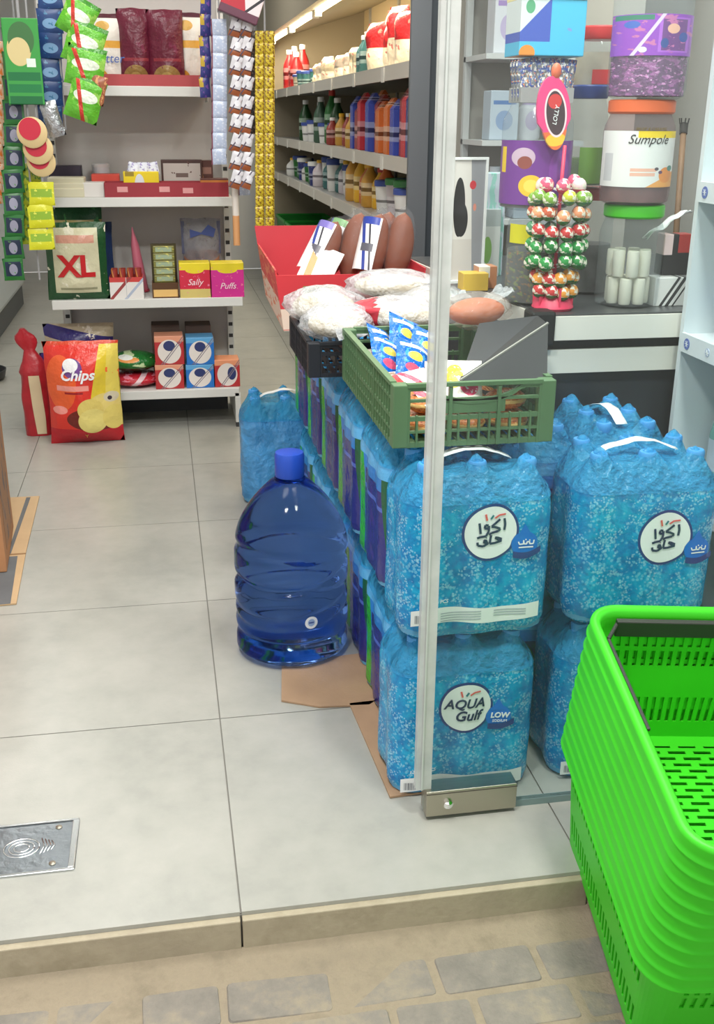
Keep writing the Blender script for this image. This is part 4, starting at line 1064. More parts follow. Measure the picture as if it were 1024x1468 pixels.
# white shelf cabinet on the right
m_cab = mat('cabinet_white', (214,222,226), .4)
cb = thing('shelf_cabinet', 'white open shelf cabinet with blue snowflake dots on its shelf edges beside the counter', 'cabinet', (1.095, 0, 0))
obj('far_panel', G().box(0, .45, 2.085, 2.10, 0, 1.9), m_cab, cb); obj('near_panel', G().box(0, .45, 1.62, 1.635, 0, 1.9), m_cab, cb)
obj('back_panel', G().box(.44, .45, 1.635, 2.085, 0, 1.9), m_cab, cb); obj('top_panel', G().box(0, .45, 1.62, 2.10, 1.9, 1.915), m_cab, cb)
m_dot = mat('snowflake_blue', (92,112,176), .4); m_dotp = mat('snowflake_pale', (176,190,214), .4)
for z in (.10, .46, .79, 1.10, 1.45):
    s = obj('shelf', G().box(.004, .44, 1.635, 2.085, z-.012, z), m_cab, cb)
    lp = obj('price_rail', G().box(-.004, .004, 1.635, 2.085, z-.036, z+.004), m_cab, cb)
    for k in range(5):
        yk = 2.055-.09*k
        fl = G().lathe([(.012 if k % 2 == 0 else .009, 0), (.012 if k % 2 == 0 else .009, .0008)], n=18).xf(Matrix.Translation((-.0042, yk, z-.016)) @ Matrix.Rotation(-PI/2, 4, 'Y'))
        obj('snowflake_dot', fl, m_dot if k % 2 == 0 else m_dotp, lp)
        sf = G()
        for a in range(3): sf.bar((-.0054, yk-.007*math.cos(a*PI/3), z-.016-.007*math.sin(a*PI/3)), (-.0054, yk+.007*math.cos(a*PI/3), z-.016+.007*math.sin(a*PI/3)), .0012, .0006, up=(1,0,0))
        obj('snowflake', sf, m_white, lp)
bcols = [(150,214,206), (190,214,222), (120,190,196), (206,220,226)]
for si, z in enumerate((.46, .79, 1.10)):
    for k in range(5):
        for q in range(2):
            m_ = mat('cold_bottle_%d' % ((k+si) % 4), bcols[(k+si) % 4], .12, trans=.4, ior=1.2)
            t = thing('drink_bottle', '%s bottle, %s shelf of the snowflake cabinet, %s from the counter, %s row' % (('mint', 'pale blue', 'teal', 'white')[(k+si) % 4], ('low', 'middle', 'high')[si], ('first', 'second', 'third', 'fourth', 'fifth')[k], ('front', 'back')[q]), 'bottle', (1.19+.1*q, 2.02-.085*k, z+.0005), group='bottles in the snowflake cabinet')
            obj('body', G().lathe([(.028, 0), (.034, .005), (.034, .12), (.028, .15), (.012, .18), (.012, .19)], n=16), m_, t, smooth=.7)
            obj('cap', G().lathe([(.014, .19), (.014, .205), (.012, .207)], n=12), mat('cold_cap', (60,120,190), .4), t, smooth=.6)
            obj('label', G().lathe([(.0346, .04), (.0346, .11)], n=16, cap=False), mat('cold_label_%d' % (si % 2), ((190,206,220), (70,130,180))[si % 2], .4), t, smooth=4)

# ================================================================ GONDOLA SHELF UNIT
m_shelf = mat('shelf_white', (212,212,208), .45)
m_gback = mat('gondola_back', (196,191,187), .7, var=.03)
GY = 4.27
gx0, gx1 = -.437, .30
gd = thing('shelf_unit', 'grey backed white shelf unit stocked with groceries facing the entrance', 'shelf', (0, 0, 0))
obj('back_panel', G().box(gx0, gx1-.02, GY+.40, GY+.42, .05, 1.85), m_gback, gd)
for x in (gx0+.01, gx1-.035):
    u = obj('upright', G().box(x, x+.025, GY+.36, GY+.40, 0, 1.85), m_shelf, gd)
    sl = G()
    for k in range(36): sl.box(x+.004, x+.021, GY+.358, GY+.3602, .06+k*.05, .075+k*.05)
    obj('slots', sl, mat('slot_dark', (60,60,60), .7), u)['kind'] = 'stuff'
SHELF = [(.165, gx0+.01, .283), (.54, gx0, .308), (.925, gx0+.02, .283), (1.325, gx0+.03, .215)]
for k, (z, a, b) in enumerate(SHELF):
    y0 = GY+(0, -.005, .03, .06)[k]
    s = obj('shelf', G().box(a, b, y0+.006, GY+.40, z-.02, z), m_shelf, gd)
    obj('price_rail', G().box(a, b, y0, y0+.006, z-.034, z+.002), m_shelf, s, bevel=.002)
    for x in (a+.005, b-.009): obj('bracket', G().prism([(x, z-.02), (x+.004, z-.02), (x+.004, z-.05), (x, z-.05)], GY+.15, GY+.38), m_shelf, s)
for x in (gx0+.02, gx1-.035):
    obj('foot', G().box(x, x+.022, GY+.0, GY+.40, .02, .145), m_shelf, gd)
    obj('foot_pad', G().box(x, x+.022, GY+.0, GY+.03, 0, .02), mat('pad_dark', (60,60,60), .6), gd)
obj('kick_plate', G().box(gx0+.03, gx1-.05, GY+.30, GY+.304, .0, .14), mat('kick_dark', (70,72,74), .7), gd)
zs = [s[0] for s in SHELF]
def carton(label, px0, py0, px1, py1, Y, m, depth, zb, cat='box', name='carton', rz=0, group=None, bevel=.002):
    return cbox(label, px0, py0, px1, py1, Y, m, depth, cat, zb+.0006, name, rz, bevel, group)
def pouch(label, px0, py0, px1, py1, Y, m, depth, zb=None, cat='bag', name='pouch', seed=0, lean=0, rz=0, roty=0, group=None):
    cx, z0, w, h = WR(px0, py0, px1, py1, Y)
    if zb is not None: h += z0-zb-.0006; z0 = zb+.0006
    return tag(obj(name, bag_geo(w, h, depth, seed), m, smooth=4, loc=(cx, Y, z0), rot=(lean, roty, rz)), label, cat, group)
def bagfn(wr, d, zb, seed):               # lay flat print on the swollen face of a pouch
    _, z0, w, h = wr; h += z0-zb-.0006
    def f(x, y, z):
        u, v = x/w+.5, z/h
        e = math.sin(min(1, min(v, 1-v)/.22)*PI/2); t = (max(0, math.sin(PI*u))**.6)*(e**.8)*d/2
        return (x, -t*(1+wnoise((u*3, v*4, -1), 1.0, seed)*.35)-.0035+y, z)
    return f
# top shelf
tr = tag(obj('carton_tray', tray_geo(.405, .26, .042), mat('tray_red', (172,72,76), .6, var=.06), loc=(.005, GY+.20, zs[3]+.0006)), 'pinkish red low carton tray under the pouches on the top shelf', 'tray')
m_wo = pmat('white_orange_pouch', (228,222,212), [('rect', -.1, 1.1, .52, .62, (226,168,70)), ('ell', .40, .82, .2, .07, (214,170,90)), ('ell', .22, .12, .25, .11, (222,160,60)), ('ell', .80, .06, .25, .1, (226,150,60)), ('rect', -.1, 1.1, .93, 1.2, (80,30,44))], rough=.4, bump=.3)
m_ma = pmat('maroon_pouch', (100,30,50), [('ell', .5, .10, .38, .17, (150,120,70)), ('ell', .5, .08, .2, .1, (186,160,96)), ('rect', .15, .9, .32, .36, (140,50,60)), ('noise', 3, .62, (120,44,70))], rough=.35, bump=.4)
zt = zs[3]+.006
p1_ = pouch('white and orange pouch at the left of the top shelf behind the green bags', 132, 20, 182, 108, GY+.17, m_wo, .06, zt, seed=1)
lettering('Butter', .045, mat('script_blue', (74,104,170), .4), p1_, (.0, -.034, .092), shear=.2)
pouch('maroon pouch with golden base on the top shelf, left of two', 172, 12, 219, 108, GY+.16, m_ma, .07, zt, seed=2)
pouch('maroon pouch with golden base on the top shelf, right of two', 214, 14, 266, 108, GY+.15, m_ma, .07, zt, seed=3)
pouch('white and orange pouch at the right end of the top shelf', 250, 18, 298, 108, GY+.19, m_wo, .06, zt, seed=4)
# third shelf
zt = zs[2]
for k in range(3):
    carton('cream folded booklet pack at the left of the middle shelf, %s of three' % ('lowest', 'middle', 'uppermost')[k], 68, 270-7.5*k, 121, 278-7.5*k, GY+.05+.008*k, mat('cream_pack', (206,200,174), .6), .12, zt+.0215*k+.001*k, group='cream packs on the shelf', name='folded_pack', bevel=.004)
carton('dark navy box behind the cream packs on the middle shelf', 72, 238, 118, 272, GY+.24, mat('box_navy', (52,44,60), .5, var=.2), .1, zt)
carton('white low carton beside the red tray on the middle shelf', 119, 262, 150, 278, GY+.06, mat('box_plain', (214,210,206), .5), .1, zt)
carton('orange red carton behind the white one on the middle shelf', 132, 250, 172, 268, GY+.19, mat('box_orange', (216,80,66), .5), .09, zt)
tb_ = thing('round_tub', 'white round tub with blue print on the middle shelf', 'tub', (W(145, 250, GY+.32).x, GY+.32, zt+.0006))
obj('body', G().lathe([(.030, 0), (.032, .004), (.034, .09), (.034, .10)], n=20), pmat('tub_print', (206,208,212), [('rect', -.1, 1.1, .45, .7, (120,160,200))]), tb_, smooth=.7)
obj('lid', G().lathe([(.036, .10), (.036, .112), (.033, .114)], n=20), mat('tub_lid', (206,206,206), .4), tb_, smooth=.6)
trd = thing('red_tray', 'long dark red carton tray along the middle shelf front', 'tray', (W(240, 280, GY+.10).x, GY+.10, zt+.0006))
obj('tray', tray_geo(.475, .12, .055), mat('tray_darkred', (150,48,58), .6, var=.05), trd)
obj('print', G().box(-.03, .01, -.0612, -.0602, .02, .04).box(.06, .10, -.0612, -.0602, .015, .035).box(-.19, -.15, -.0612, -.0602, .02, .04), mat('tray_print', (214,150,150), .6), trd)
carton('bright yellow box with white sachets on top in the red tray', 178, 246, 229, 272, GY+.10, pmat('yellow_box', (232,206,30), [('ell', .45, .4, .14, .5, (214,220,224)), ('rect', .05, .3, .8, 1.1, (150,130,40))]), .05, zt+.005)
for k in range(3): tag(obj('sachet', bag_geo(.05, .05, .012, k+90, 8, 8), pmat('sachet_wb', (206,210,222), [('noise', 4, .55, (140,130,180))], rough=.3), smooth=4, loc=(W(190+15*k, 240, GY+.12).x, GY+.123, zt+.079), rot=(-.3, .2-.2*k, 0)), 'white and violet sachet lying on the yellow box, %s' % ('left', 'centre', 'right')[k], 'sachet', 'sachets on the yellow box')
carton('dark brown chocolate box with pale label on the middle shelf', 232, 229, 291, 258, GY+.19, pmat('choc_box', (70,44,38), [('rect', .05, .95, .30, .9, (190,182,176)), ('rect', .35, .65, .5, .62, (110,90,84)), ('noise', 5, .64, (90,60,52))]), .05, zt)
carton('small brown box at the right of the middle shelf', 284, 230, 306, 262, GY+.22, pmat('brown_box', (86,48,40), [('rect', .1, .9, .6, .8, (150,110,96)), ('line', 1, .4, .5, .08, (176,120,84))]), .05, zt)
carton('low dark carton with orange stripe at the right end in the red tray', 288, 256, 328, 270, GY+.10, pmat('stripe_box', (96,56,50), [('rect', -.1, 1.1, .6, .9, (206,130,60))]), .06, zt+.005)
# second shelf
zt = zs[1]
xl = pouch('large green and cream pouch with red XL print at the left of the shelf unit', 70, 318, 160, 432, GY+.035, pmat('xl_pouch', (34,78,44), [('rect', .14, .86, .10, .93, (206,202,170)), ('noise', 3.5, .60, (222,218,196)), ('rect', .2, .8, .74, .84, (206,150,130)), ('rect', .22, .8, .14, .17, (150,150,120))], rough=.28, bump=.35), .075, zt, seed=9)
lettering('XL', .112, mat('xl_red', (186,30,34), .35), xl, (.0, 0, .128), bold=.004, fn=bagfn(WR(70, 318, 160, 432, GY+.035), .075, zt, 9))
pouch('dark green pouch standing behind the large red lettered pouch', 76, 294, 156, 430, GY+.17, pmat('green_pouch', (30,84,50), [('rect', -.1, 1.1, .80, .84, (190,170,110)), ('noise', 4, .6, (60,130,70))], rough=.3, bump=.4), .07, zt, seed=10)
pouch('navy blue pouch behind the large red lettered pouch', 118, 318, 168, 428, GY+.27, mat('navy_pouch', (44,66,110), .3, var=.3), .06, zt, seed=11)
wb = thing('wafer_carton', 'white carton with red rim and rolled wafers on the shelf unit', 'carton', (W(183, 425, GY+.04).x, GY+.06, zt+.0006))
obj('carton', tray_geo(.13, .10, .085), pmat('wafer_print', (222,218,214), [('rect', -.1, 1.1, .78, 1.2, (196,64,60)), ('line', 1, -.6, .02, .06, (150,60,60)), ('line', 1, -.6, .46, .05, (170,180,200)), ('rect', .48, .5, 0, 1, (190,190,190))]), wb)
for k in range(4): obj('wafer', G().tube([(-.046+.031*k, -.02, .01), (-.046+.031*k, -.015, .112)], .0135, 10), pmat('wafer_roll', (150,52,44), [('line', 1, .8, .5, .1, (214,190,170)), ('line', 1, .8, .95, .1, (200,130,70))]), wb, smooth=.8)
for k in range(4): obj('wafer', G().tube([(-.046+.031*k, .024, .01), (-.046+.031*k, .026, .112)], .0135, 10), MATS['wafer_roll'], wb, smooth=.8)
cn = thing('candy_cone', 'tall pink pointed candy cone behind the wafer carton', 'candy', (W(203, 395, GY+.2).x, GY+.2, zt+.0006), (0, -.10, 0))
obj('cone', G().lathe([(.024, 0), (.026, .01), (.022, .10), (.016, .19), (.006, .235), (.002, .26)], n=16), mat('cone_pink', (206,110,130), .3), cn, smooth=.8)
obj('base_ring', G().lathe([(.03, 0), (.03, .008)], n=16), mat('cone_red', (180,60,80), .4), cn)
yb = thing('bar_display', 'brown and gold display carton of wrapped bars on the shelf unit', 'carton', (W(238, 424, GY+.05).x, GY+.06, zt+.0006))
obj('carton', tray_geo(.105, .08, .06), pmat('bar_carton', (84,54,26), [('rect', .05, .95, .08, .55, (220,180,110))]), yb)
for k in range(6): obj('bar', G().box(-.042, .042, -.008, .008, 0, .028), pmat('bar_print', (120,118,60), [('rect', .12, .88, .2, .8, (150,168,140)), ('noise', 5, .6, (206,196,90))]), yb, loc=(0, -.012+.0*k, .03+.0285*k), bevel=.003)
obj('backing', G().box(-.05, .05, .012, .03, .004, .205), mat('bar_back', (70,62,34), .5), yb)
pb = thing('bread_packet', 'clear packet of brown biscuits with blue bow print on the shelf unit', 'packet', (W(290, 380, GY+.2).x, GY+.22, zt+.0006))
obj('packet', bag_geo(.165, .29, .08, 13), film('packet_clear', (214,214,222), .3, .12, .6, 20, (206,206,214)), pb, smooth=4)
for k in range(6): obj('biscuit', G().lathe([(.03, 0), (.033, .003), (.033, .013), (.03, .016)], n=16), mat('biscuit_brown', (140,96,72), .7, var=.2, vscale=20), pb, smooth=.7, loc=(-.04+.04*(k % 3), 0, .10+.03*(k//3)), rot=(.9, 0, 0))
bw2 = G(); bw2.prism([(-.045, .215), (-.045, .25), (0, .236), (.03, .268), (.06, .25), (.05, .218), (0, .230)], -.042, -.041)
obj('bow_print', bw2, mat('bow_blue', (62,78,140), .4), pb)
for xe in (-.08, .066): obj('edge_print', G().box(xe, xe+.014, -.012, -.010, .15, .28), mat('edge_navy', (84,88,116), .4), pb)
for k, (a, b, cm, lb) in enumerate([(259, 303, (200,36,64), 'red and yellow snack box with golden base on the shelf unit'), (304, 351, (206,46,140), 'magenta and yellow snack box at the right end of the shelf unit')]):
    t_ = carton(lb, a, 377, b, 431, GY+.0, pmat('snack_box_%d' % k, cm, [('rect', -.1, 1.1, .80, 1.1, (226,206,40)), ('ell', .5, .80, .3, .1, (226,206,40)), ('rect', -.1, 1.1, -.1, .26 if k == 0 else .0, (206,186,110)), ('noise', 9, .64, (226,120,150))], rough=.4), .09, zt)
    lettering('Sally' if k == 0 else 'Puffs', .034, mat('box_letter', (238,214,220), .4), t_, (0, -.001, .062 if k == 0 else .045), shear=.3)
# lowest shelf
zt = zs[0]
def coffee(lb, a, y0, b, y1, Y, base, top, zb, sw=False):
    c = pmat('coffee_%s%s' % (lb[:4], sw), base, [('rect', -.1, 1.1, .80, 1.2, top), ('ell', .5, .46, .40, .42, (222,214,208)), ('ell', *((.5, .66, .2, .18) if not sw else (.68, .5, .17, .24)), (44,54,104)), ('line', 1, -.8, .20, .02, (120,110,120)), ('line', 1, -.8, .28, .02, (140,130,140))], rough=.35)
    return carton(lb, a, y0, b, y1, Y, c, .10, zb, name='coffee_box')
B1 = coffee('red and orange coffee box with round white badge, lower left of the boxes', 224, 523, 265, 561, GY+.03, (176,44,48), (220,150,120), zt)
zb1 = W(245, 523, GY+.03).z
coffee('red coffee box with orange top, on the upper row', 223, 482, 265, 523, GY+.03, (176,40,44), (230,170,80), zb1)
B2 = coffee('blue coffee box with round white badge, lower row', 268, 523, 308, 561, GY+.03, (34,110,190), (90,160,210), zt)
zb2 = W(288, 523, GY+.03).z
coffee('blue coffee box with round white badge, on the upper row', 268, 484, 308, 523, GY+.03, (30,104,184), (110,170,215), zb2)
coffee('red coffee box lying on its side at the right end of the lowest shelf', 309, 516, 345, 560, GY+.03, (180,46,48), (226,150,110), zt, True)
for k, (a, b) in enumerate(((222, 262), (270, 306))):
    carton('dark brown box behind the %s coffee boxes' % ('red', 'blue')[k], a, 466, b, 556, GY+.17, mat('box_umber', (92,74,66), .6, var=.15), .1, zt)
rb_ = tag(obj('flat_pouch', G().ball((0, 0, .030), (.105, .10, .0298), 20, 10), pmat('red_flat', (186,40,54), [('noise', 4, .56, (226,130,150)), ('line', 1, -.3, .4, .06, (222,190,196))], rough=.25, bump=.5), smooth=4, loc=(W(196, 560, GY+.12).x, GY+.13, zt)), 'red flat pouch lying on the lowest shelf beside the coffee boxes', 'pouch')
tag(obj('flat_pouch', G().ball((0, 0, .042), (.105, .09, .0415), 20, 10), pmat('green_flat', (34,110,48), [('noise', 3.4, .56, (200,220,170)), ('ell', .42, .72, .2, .12, (226,150,80)), ('ell', .36, .82, .14, .1, (232,236,230)), ('rect', -.1, 1.1, -.1, .3, (20,60,30))], rough=.25, bump=.5), smooth=4, loc=(W(193, 540, GY+.12).x, GY+.13, zt+.060)), 'green and white pouch lying on the red flat pouch', 'pouch')
m_nc = pmat('navy_cream_pouch', (190,176,150), [('line', .25, 1, .92, .10, (52,44,110)), ('line', .25, 1, .56, .08, (60,54,70)), ('rect', -.1, 1.1, -.1, .4, (56,50,120)), ('noise', 5, .62, (220,210,196))], rough=.3, bump=.4)
pouch('cream and navy pouch standing behind the large chips bag', 70, 463, 170, 560, GY+.16, m_nc, .1, zt, seed=21)
pouch('cream and navy pouch at the left edge of the lowest shelf', 62, 505, 112, 562, GY+.05, m_nc, .07, zt, seed=22)
# floor bags
cb_ = pouch('large red and yellow chips bag standing on the floor against the shelf unit', 74, 488, 182, 640, GY-.13, pmat('chips_print', (216,52,40), [
    ('half', 1.15, -.35, .52, (222,196,60)), ('half', 1.6, -.2, 1.16, (226,206,96)), ('ell', .22, .62, .20, .26, (232,96,48)), ('noise', 2.2, .64, (236,110,56)), ('rect', -.1, 1.1, -.1, .17, (186,28,40)),
    ('ell', .66, .27, .40, .12, (110,34,26)), ('ell', .78, .38, .24, .13, (226,204,120)), ('ell', .58, .36, .17, .11, (222,200,110)), ('ell', .60, .25, .19, .12, (226,210,124)), ('ell', .88, .27, .15, .12, (222,202,110)), ('ell', .86, .47, .10, .05, (206,196,170)), ('ell', .84, .46, .03, .02, (60,50,60)),
    ('rect', .16, .58, .55, .60, (236,150,140)), ('rect', .26, .5, .52, .54, (150,30,36)), ('ell', .18, .36, .10, .04, (240,150,140)), ('ell', .38, .76, .13, .09, (110,70,140)), ('ell', .36, .79, .10, .06, (238,238,240)), ('line', .8, .9, 0.98, .0, (255,255,255)), ('rect', -.1, 1.1, .965, 1.1, (206,70,44))], rough=.22, bump=.3), .13, 0, cat='chips bag', name='chips_bag', seed=31, lean=-.0)
cbl = mat('print_white', (238,238,242), .3)
cfn = bagfn(WR(74, 488, 182, 640, GY-.13), .13, 0, 31)
lettering('Chips', .056, cbl, cb_, (-.02, 0, .285), shear=.3, bold=.0015, fn=cfn)
lettering('Y', .022, mat('print_gold', (230,190,90), .4), cb_, (.0, 0, .038), fn=cfn)
def twist_bag(u, v):
    a = 2*PI*u; z = v*.43
    if v < .60: w, d = .058*(.9+.1*math.sin(PI*v/.6)), .05
    elif v < .80: q = (v-.60)/.2; w, d = .058*(1-.62*q), .05*(1-.6*q)
    else: q = (v-.8)/.2; w, d = .022*(1+.9*math.sin(PI*min(1, q*1.1)))*(1-.6*max(0, q-.7)/.3), .018
    c, s = math.cos(a), math.sin(a)
    x = w*math.copysign(abs(c)**.7, c); y = d*math.copysign(abs(s)**.7, s)
    n_ = 1+.10*wnoise((c*1.5, s*1.5, z*12), 1, 8)
    return (x*n_ - .03*max(0, v-.7)/.3, y*n_, z+.001)
rbg = thing('red_bag', 'tall red twisted-top bag with cream stripe standing on the floor beside the chips bag', 'bag', (-.535, 4.30, 0), (0, .0, 0))
g = G().surf(twist_bag, 28, 30, True); g.f.append(tuple(range(28))[::-1]); g.f.append(tuple(30*28+k for k in range(28)))
obj('body', g, mat('bag_red', (168,36,46), .3, var=.18, vscale=12, bump=.4, bscale=25), rbg, smooth=1)
st_ = G().surf(lambda u, v: tuple(Vector(twist_bag(.715+.085*u+.03*(1-v), .02+.56*v))*1.0+Vector((0, -.002, 0))), 5, 16)
obj('clear_stripe', st_, mat('stripe_cream', (214,196,160), .4, var=.08), rbg, smooth=4)

# ================================================================ HANGING STRIPS
def strip(label, px0, px1, py0, py1, Y, m, n, cat='sachet strip', th=.008, slant=0, backing=(60,60,60), per=1, ztop=None, group=None, tiltx=0, name='sachet_strip'):
    a, b = W((px0+px1)/2, py0, Y), W((px0+px1)/2, py1, Y)
    w = (W(px1, (py0+py1)/2, Y)-W(px0, (py0+py1)/2, Y)).x; L = a.z-b.z
    t = thing(name, label, cat, (a.x, Y, b.z), group=group)
    top = 1.86-b.z
    obj('hanging_tape', G().box(-.003, .003, .004, .0055, 0, max(top, L)), mat('tape_clear', (150,150,152), .4), t)
    ph = L/n; me = bag_geo(w/per*.99, ph*1.04, th, n+int(px0), 8, 8, wob=.03).mesh('sachet', 4); me.materials.append(m)
    rs = random.Random(int(px0+py0))
    for k in range(n):
        for q in range(per):
            obj('sachet', me, m, t, loc=((b.x-a.x)*(1-k/n)+slant*0+(q-(per-1)/2)*w/per, -.002*(k % 2), k*ph), rot=(rs.uniform(-.08, .08), rs.uniform(-.05, .05)+slant, rs.uniform(-.12, .12)))
    return t
# rail the strips hang from
rail = thing('hanging_rail', 'thin steel rail above the shelf unit that the snack strips hang from', 'rail', (0, 0, 0))
obj('rail', G().tube([(-.66, GY-.17, 1.865), (.46, GY-.17, 1.865)], .006, 8), m_steel, rail, smooth=4)
for x in (gx0+.02, gx1-.03): obj('arm', G().tube([(x, GY+.36, 1.84), (x, GY-.17, 1.865)], .005, 8), m_steel, rail, smooth=4)
HY = GY-.17
m_gs = pmat('green_sachet', (40,110,50), [('rect', .12, .88, .2, .85, (30,44,70)), ('ell', .5, .5, .2, .25, (150,150,170)), ('noise', 4, .64, (90,150,70))], rough=.3)
strip('long strip of green and navy sachets at the far left of the shelf unit', 6, 37, 40, 402, HY, m_gs, 11, group='hanging snack strips')
strip('narrow strip of orange and white sachets at the left photo edge', -8, 8, 60, 292, HY+.05, pmat('orange_sachet', (214,180,150), [('noise', 3, .52, (216,120,50))], rough=.3), 8, group='hanging snack strips')
strip('strip of dark blue sachets beside the green bags', 55, 92, -60, 186, HY+.04, pmat('blue_sachet', (36,66,120), [('ell', .5, .4, .3, .2, (120,160,200)), ('noise', 4, .6, (60,120,160))], rough=.3), 7, group='hanging snack strips')
cd_ = thing('noodle_card', 'green hanging card pack with round cream window at the upper left', 'packet', (W(39, 150, HY-.05).x, HY-.05, W(39, 150, HY-.05).z), group=None)
_, _, cwid, chei = WR(13, 26, 65, 150, HY-.05)
obj('card', G().box(-cwid/2, cwid/2, -.003, .003, 0, chei), pmat('noodle_print', (56,150,66), [('ell', .42, .64, .33, .19, (210,190,130)), ('ell', .5, .76, .36, .2, (60,110,60)), ('ell', .42, .62, .30, .16, (212,194,140)), ('rect', .6, .85, .44, .54, (220,230,225)), ('rect', .05, .95, .28, .38, (20,110,60)), ('rect', .05, .95, .14, .24, (24,120,64)), ('rect', .05, .95, 0, .1, (20,104,56))], rough=.3), cd_, bevel=.003)
obj('hook_tape', G().box(-.004, .004, -.001, .001, chei, 1.86-cd_.location.z), MATS['tape_clear'], cd_)
m_lime = pmat('lime_bag', (96,176,50), [('noise', 2.5, .56, (150,206,90)), ('ell', .5, .55, .35, .14, (226,236,220)), ('line', 1, .5, .6, .06, (196,60,50)), ('rect', -.1, 1.1, .88, 1.1, (60,130,40))], rough=.22, bump=.5)
lim = thing('lime_snack_strip', 'hanging bunch of bright lime green snack bags at the upper left', 'snack strip', (W(110, 175, HY-.06).x, HY-.06, W(110, 175, HY-.06).z))
for k, (x0, y0, x1, y1, ry) in enumerate([(76, -8, 126, 50, .5), (86, 30, 142, 92, .35), (92, 66, 148, 124, .2), (90, 108, 140, 172, .35)]):
    cx, z0, w, h = WR(x0, y0, x1, y1, HY-.06)
    obj('snack_bag', bag_geo(w, h, .04, 50+k, 10, 10), m_lime, lim, smooth=4, loc=(cx-lim.location.x, -.012*k, z0-lim.location.z), rot=(0, ry, 0))
obj('tape', G().box(-.004, .004, .012, .014, .08, 1.86-lim.location.z), MATS['tape_clear'], lim)
tag(obj('brown_sachet', bag_geo(.055, .095, .014, 77, 8, 8), pmat('brown_sach', (150,90,60), [('noise', 4, .55, (206,150,100)), ('noise', 6, .62, (150,40,50))], rough=.3), smooth=4, loc=(W(137, 150, HY-.08).x, HY-.10, W(137, 150, HY-.08).z), rot=(0, .25, 0)), 'small brown and red sachet clipped to the lime snack bags', 'sachet')
tag(obj('silver_sachet', bag_geo(.06, .12, .016, 78, 8, 8), mat('silver_foil', (176,178,182), .2, .7, bump=.5), smooth=4, loc=(W(84, 196, HY-.02).x, HY-.03, W(84, 196, HY-.02).z), rot=(0, -.25, 0)), 'silver foil sachet hanging below the blue strip', 'sachet')
rd = thing('round_pack_strip', 'hanging row of three overlapping round cream packs with red middle', 'packet', (W(48, 255, HY-.05).x, HY-.07, W(48, 255, HY-.05).z))
for k, (px, py, r) in enumerate([(46, 190, .052), (54, 214, .052), (58, 233, .050)]):
    p = W(px, py, HY-.07); g = G().lathe([(r*.9, -.006), (r, -.003), (r, .003), (r*.9, .006)], n=28).xf(Matrix.Rotation(PI/2, 4, 'X'))
    o = obj('round_pack', g, mat('round_cream', (214,190,140), .5), rd, smooth=.7, loc=(p.x-rd.location.x, .016*k, p.z-rd.location.z))
    g2 = G().lathe([(r*.72, 0), (r*.72, .0015)], n=24).xf(Matrix.Rotation(PI/2, 4, 'X'))
    obj('print', g2, mat('round_red', (196,44,66), .4), o, loc=(-.006, -.0062, .012))
obj('tape', G().box(-.003, .003, .04, .0415, .02, 1.86-rd.location.z), MATS['tape_clear'], rd)
m_ys = pmat('yellow_sachet', (206,206,36), [('rect', .1, .9, .35, .7, (140,176,50)), ('noise', 5, .6, (226,226,90))], rough=.3)
strip('strip of yellow sachets hanging beside the red lettered pouch', 42, 80, 262, 358, HY-.04, m_ys, 3, per=1, group='hanging snack strips')
strip('shorter strip of yellow green sachets behind the yellow strip', 32, 60, 235, 350, HY+.02, pmat('yg_sachet', (170,180,50), [('noise', 3, .5, (90,130,50))], rough=.3), 4, group='hanging snack strips')
# right group
m_pb = pmat('pale_sachet', (176,188,212), [('noise', 5, .56, (206,212,226)), ('rect', -.1, .1, -.1, 1.1, (120,60,80))], rough=.3)
strip('long strip of pale blue sachets at the right of the shelf unit', 303, 326, 28, 236, HY, m_pb, 9, group='hanging snack strips')
strip('dark blue and yellow edged strip at the right of the top shelf', 287, 303, -40, 140, HY+.05, pmat('dkblue_sachet', (48,54,120), [('rect', -.1, .4, .5, 1.1, (190,160,50)), ('noise', 3, .56, (110,70,150))], rough=.3), 6, group='hanging snack strips')
m_ck = pmat('cookie_sachet', (206,204,210), [('rect', -.1, 1.1, -.1, .28, (150,84,50)), ('rect', -.1, 1.1, .28, .34, (70,40,40)), ('line', 1, -.6, .1, .06, (80,70,90)), ('ell', .6, .6, .25, .15, (226,226,232))], rough=.3)
strip('long strip of white and brown cookie sachets at the right of the shelf unit', 327, 359, 24, 270, HY-.03, m_ck, 9, per=2, slant=.3, group='hanging snack strips')
strip('pale blue sachet strip ending below the cookie strip', 342, 359, 200, 280, HY+.03, m_pb, 3, group='hanging snack strips')
strip('dark grey sachet strip between the cookie strip and the yellow strip', 357, 373, 45, 192, HY+.02, pmat('dark_sachet', (62,60,64), [('noise', 4, .56, (140,120,110))], rough=.3), 6, group='hanging snack strips')
m_yl = pmat('yellow_candy', (196,172,40), [('noise', 4, .52, (120,80,30)), ('noise', 7, .6, (226,210,80))], rough=.3)
strip('very long strip of yellow and brown sweets nearest the cooler', 366, 394, 45, 326, HY-.04, m_yl, 18, per=2, group='hanging snack strips')
rbx = thing('red_header_box', 'red and white sweets box at the top of the cookie strip', 'box', (W(340, 26, HY-.05).x, HY-.07, W(340, 26, HY-.05).z), (0, .35, 0))
obj('box', G().box(-.07, .07, 0, .05, 0, .11), pmat('red_header', (176,34,52), [('half', 1, .3, .72, (222,210,214)), ('line', 1, -.6, .5, .04, (40,34,44)), ('rect', -.1, 1.1, -.1, .25, (96,50,70))], rough=.4), rbx, bevel=.003)
obj('tape', G().box(-.004, .004, .02, .022, .11, 1.80-rbx.location.z), MATS['tape_clear'], rbx)
tp = W(340, 352, HY+.02)
tbx = thing('paper_tube', 'white tube with orange lower half hanging below the cookie strip', 'tube', (tp.x, HY+.03, tp.z))
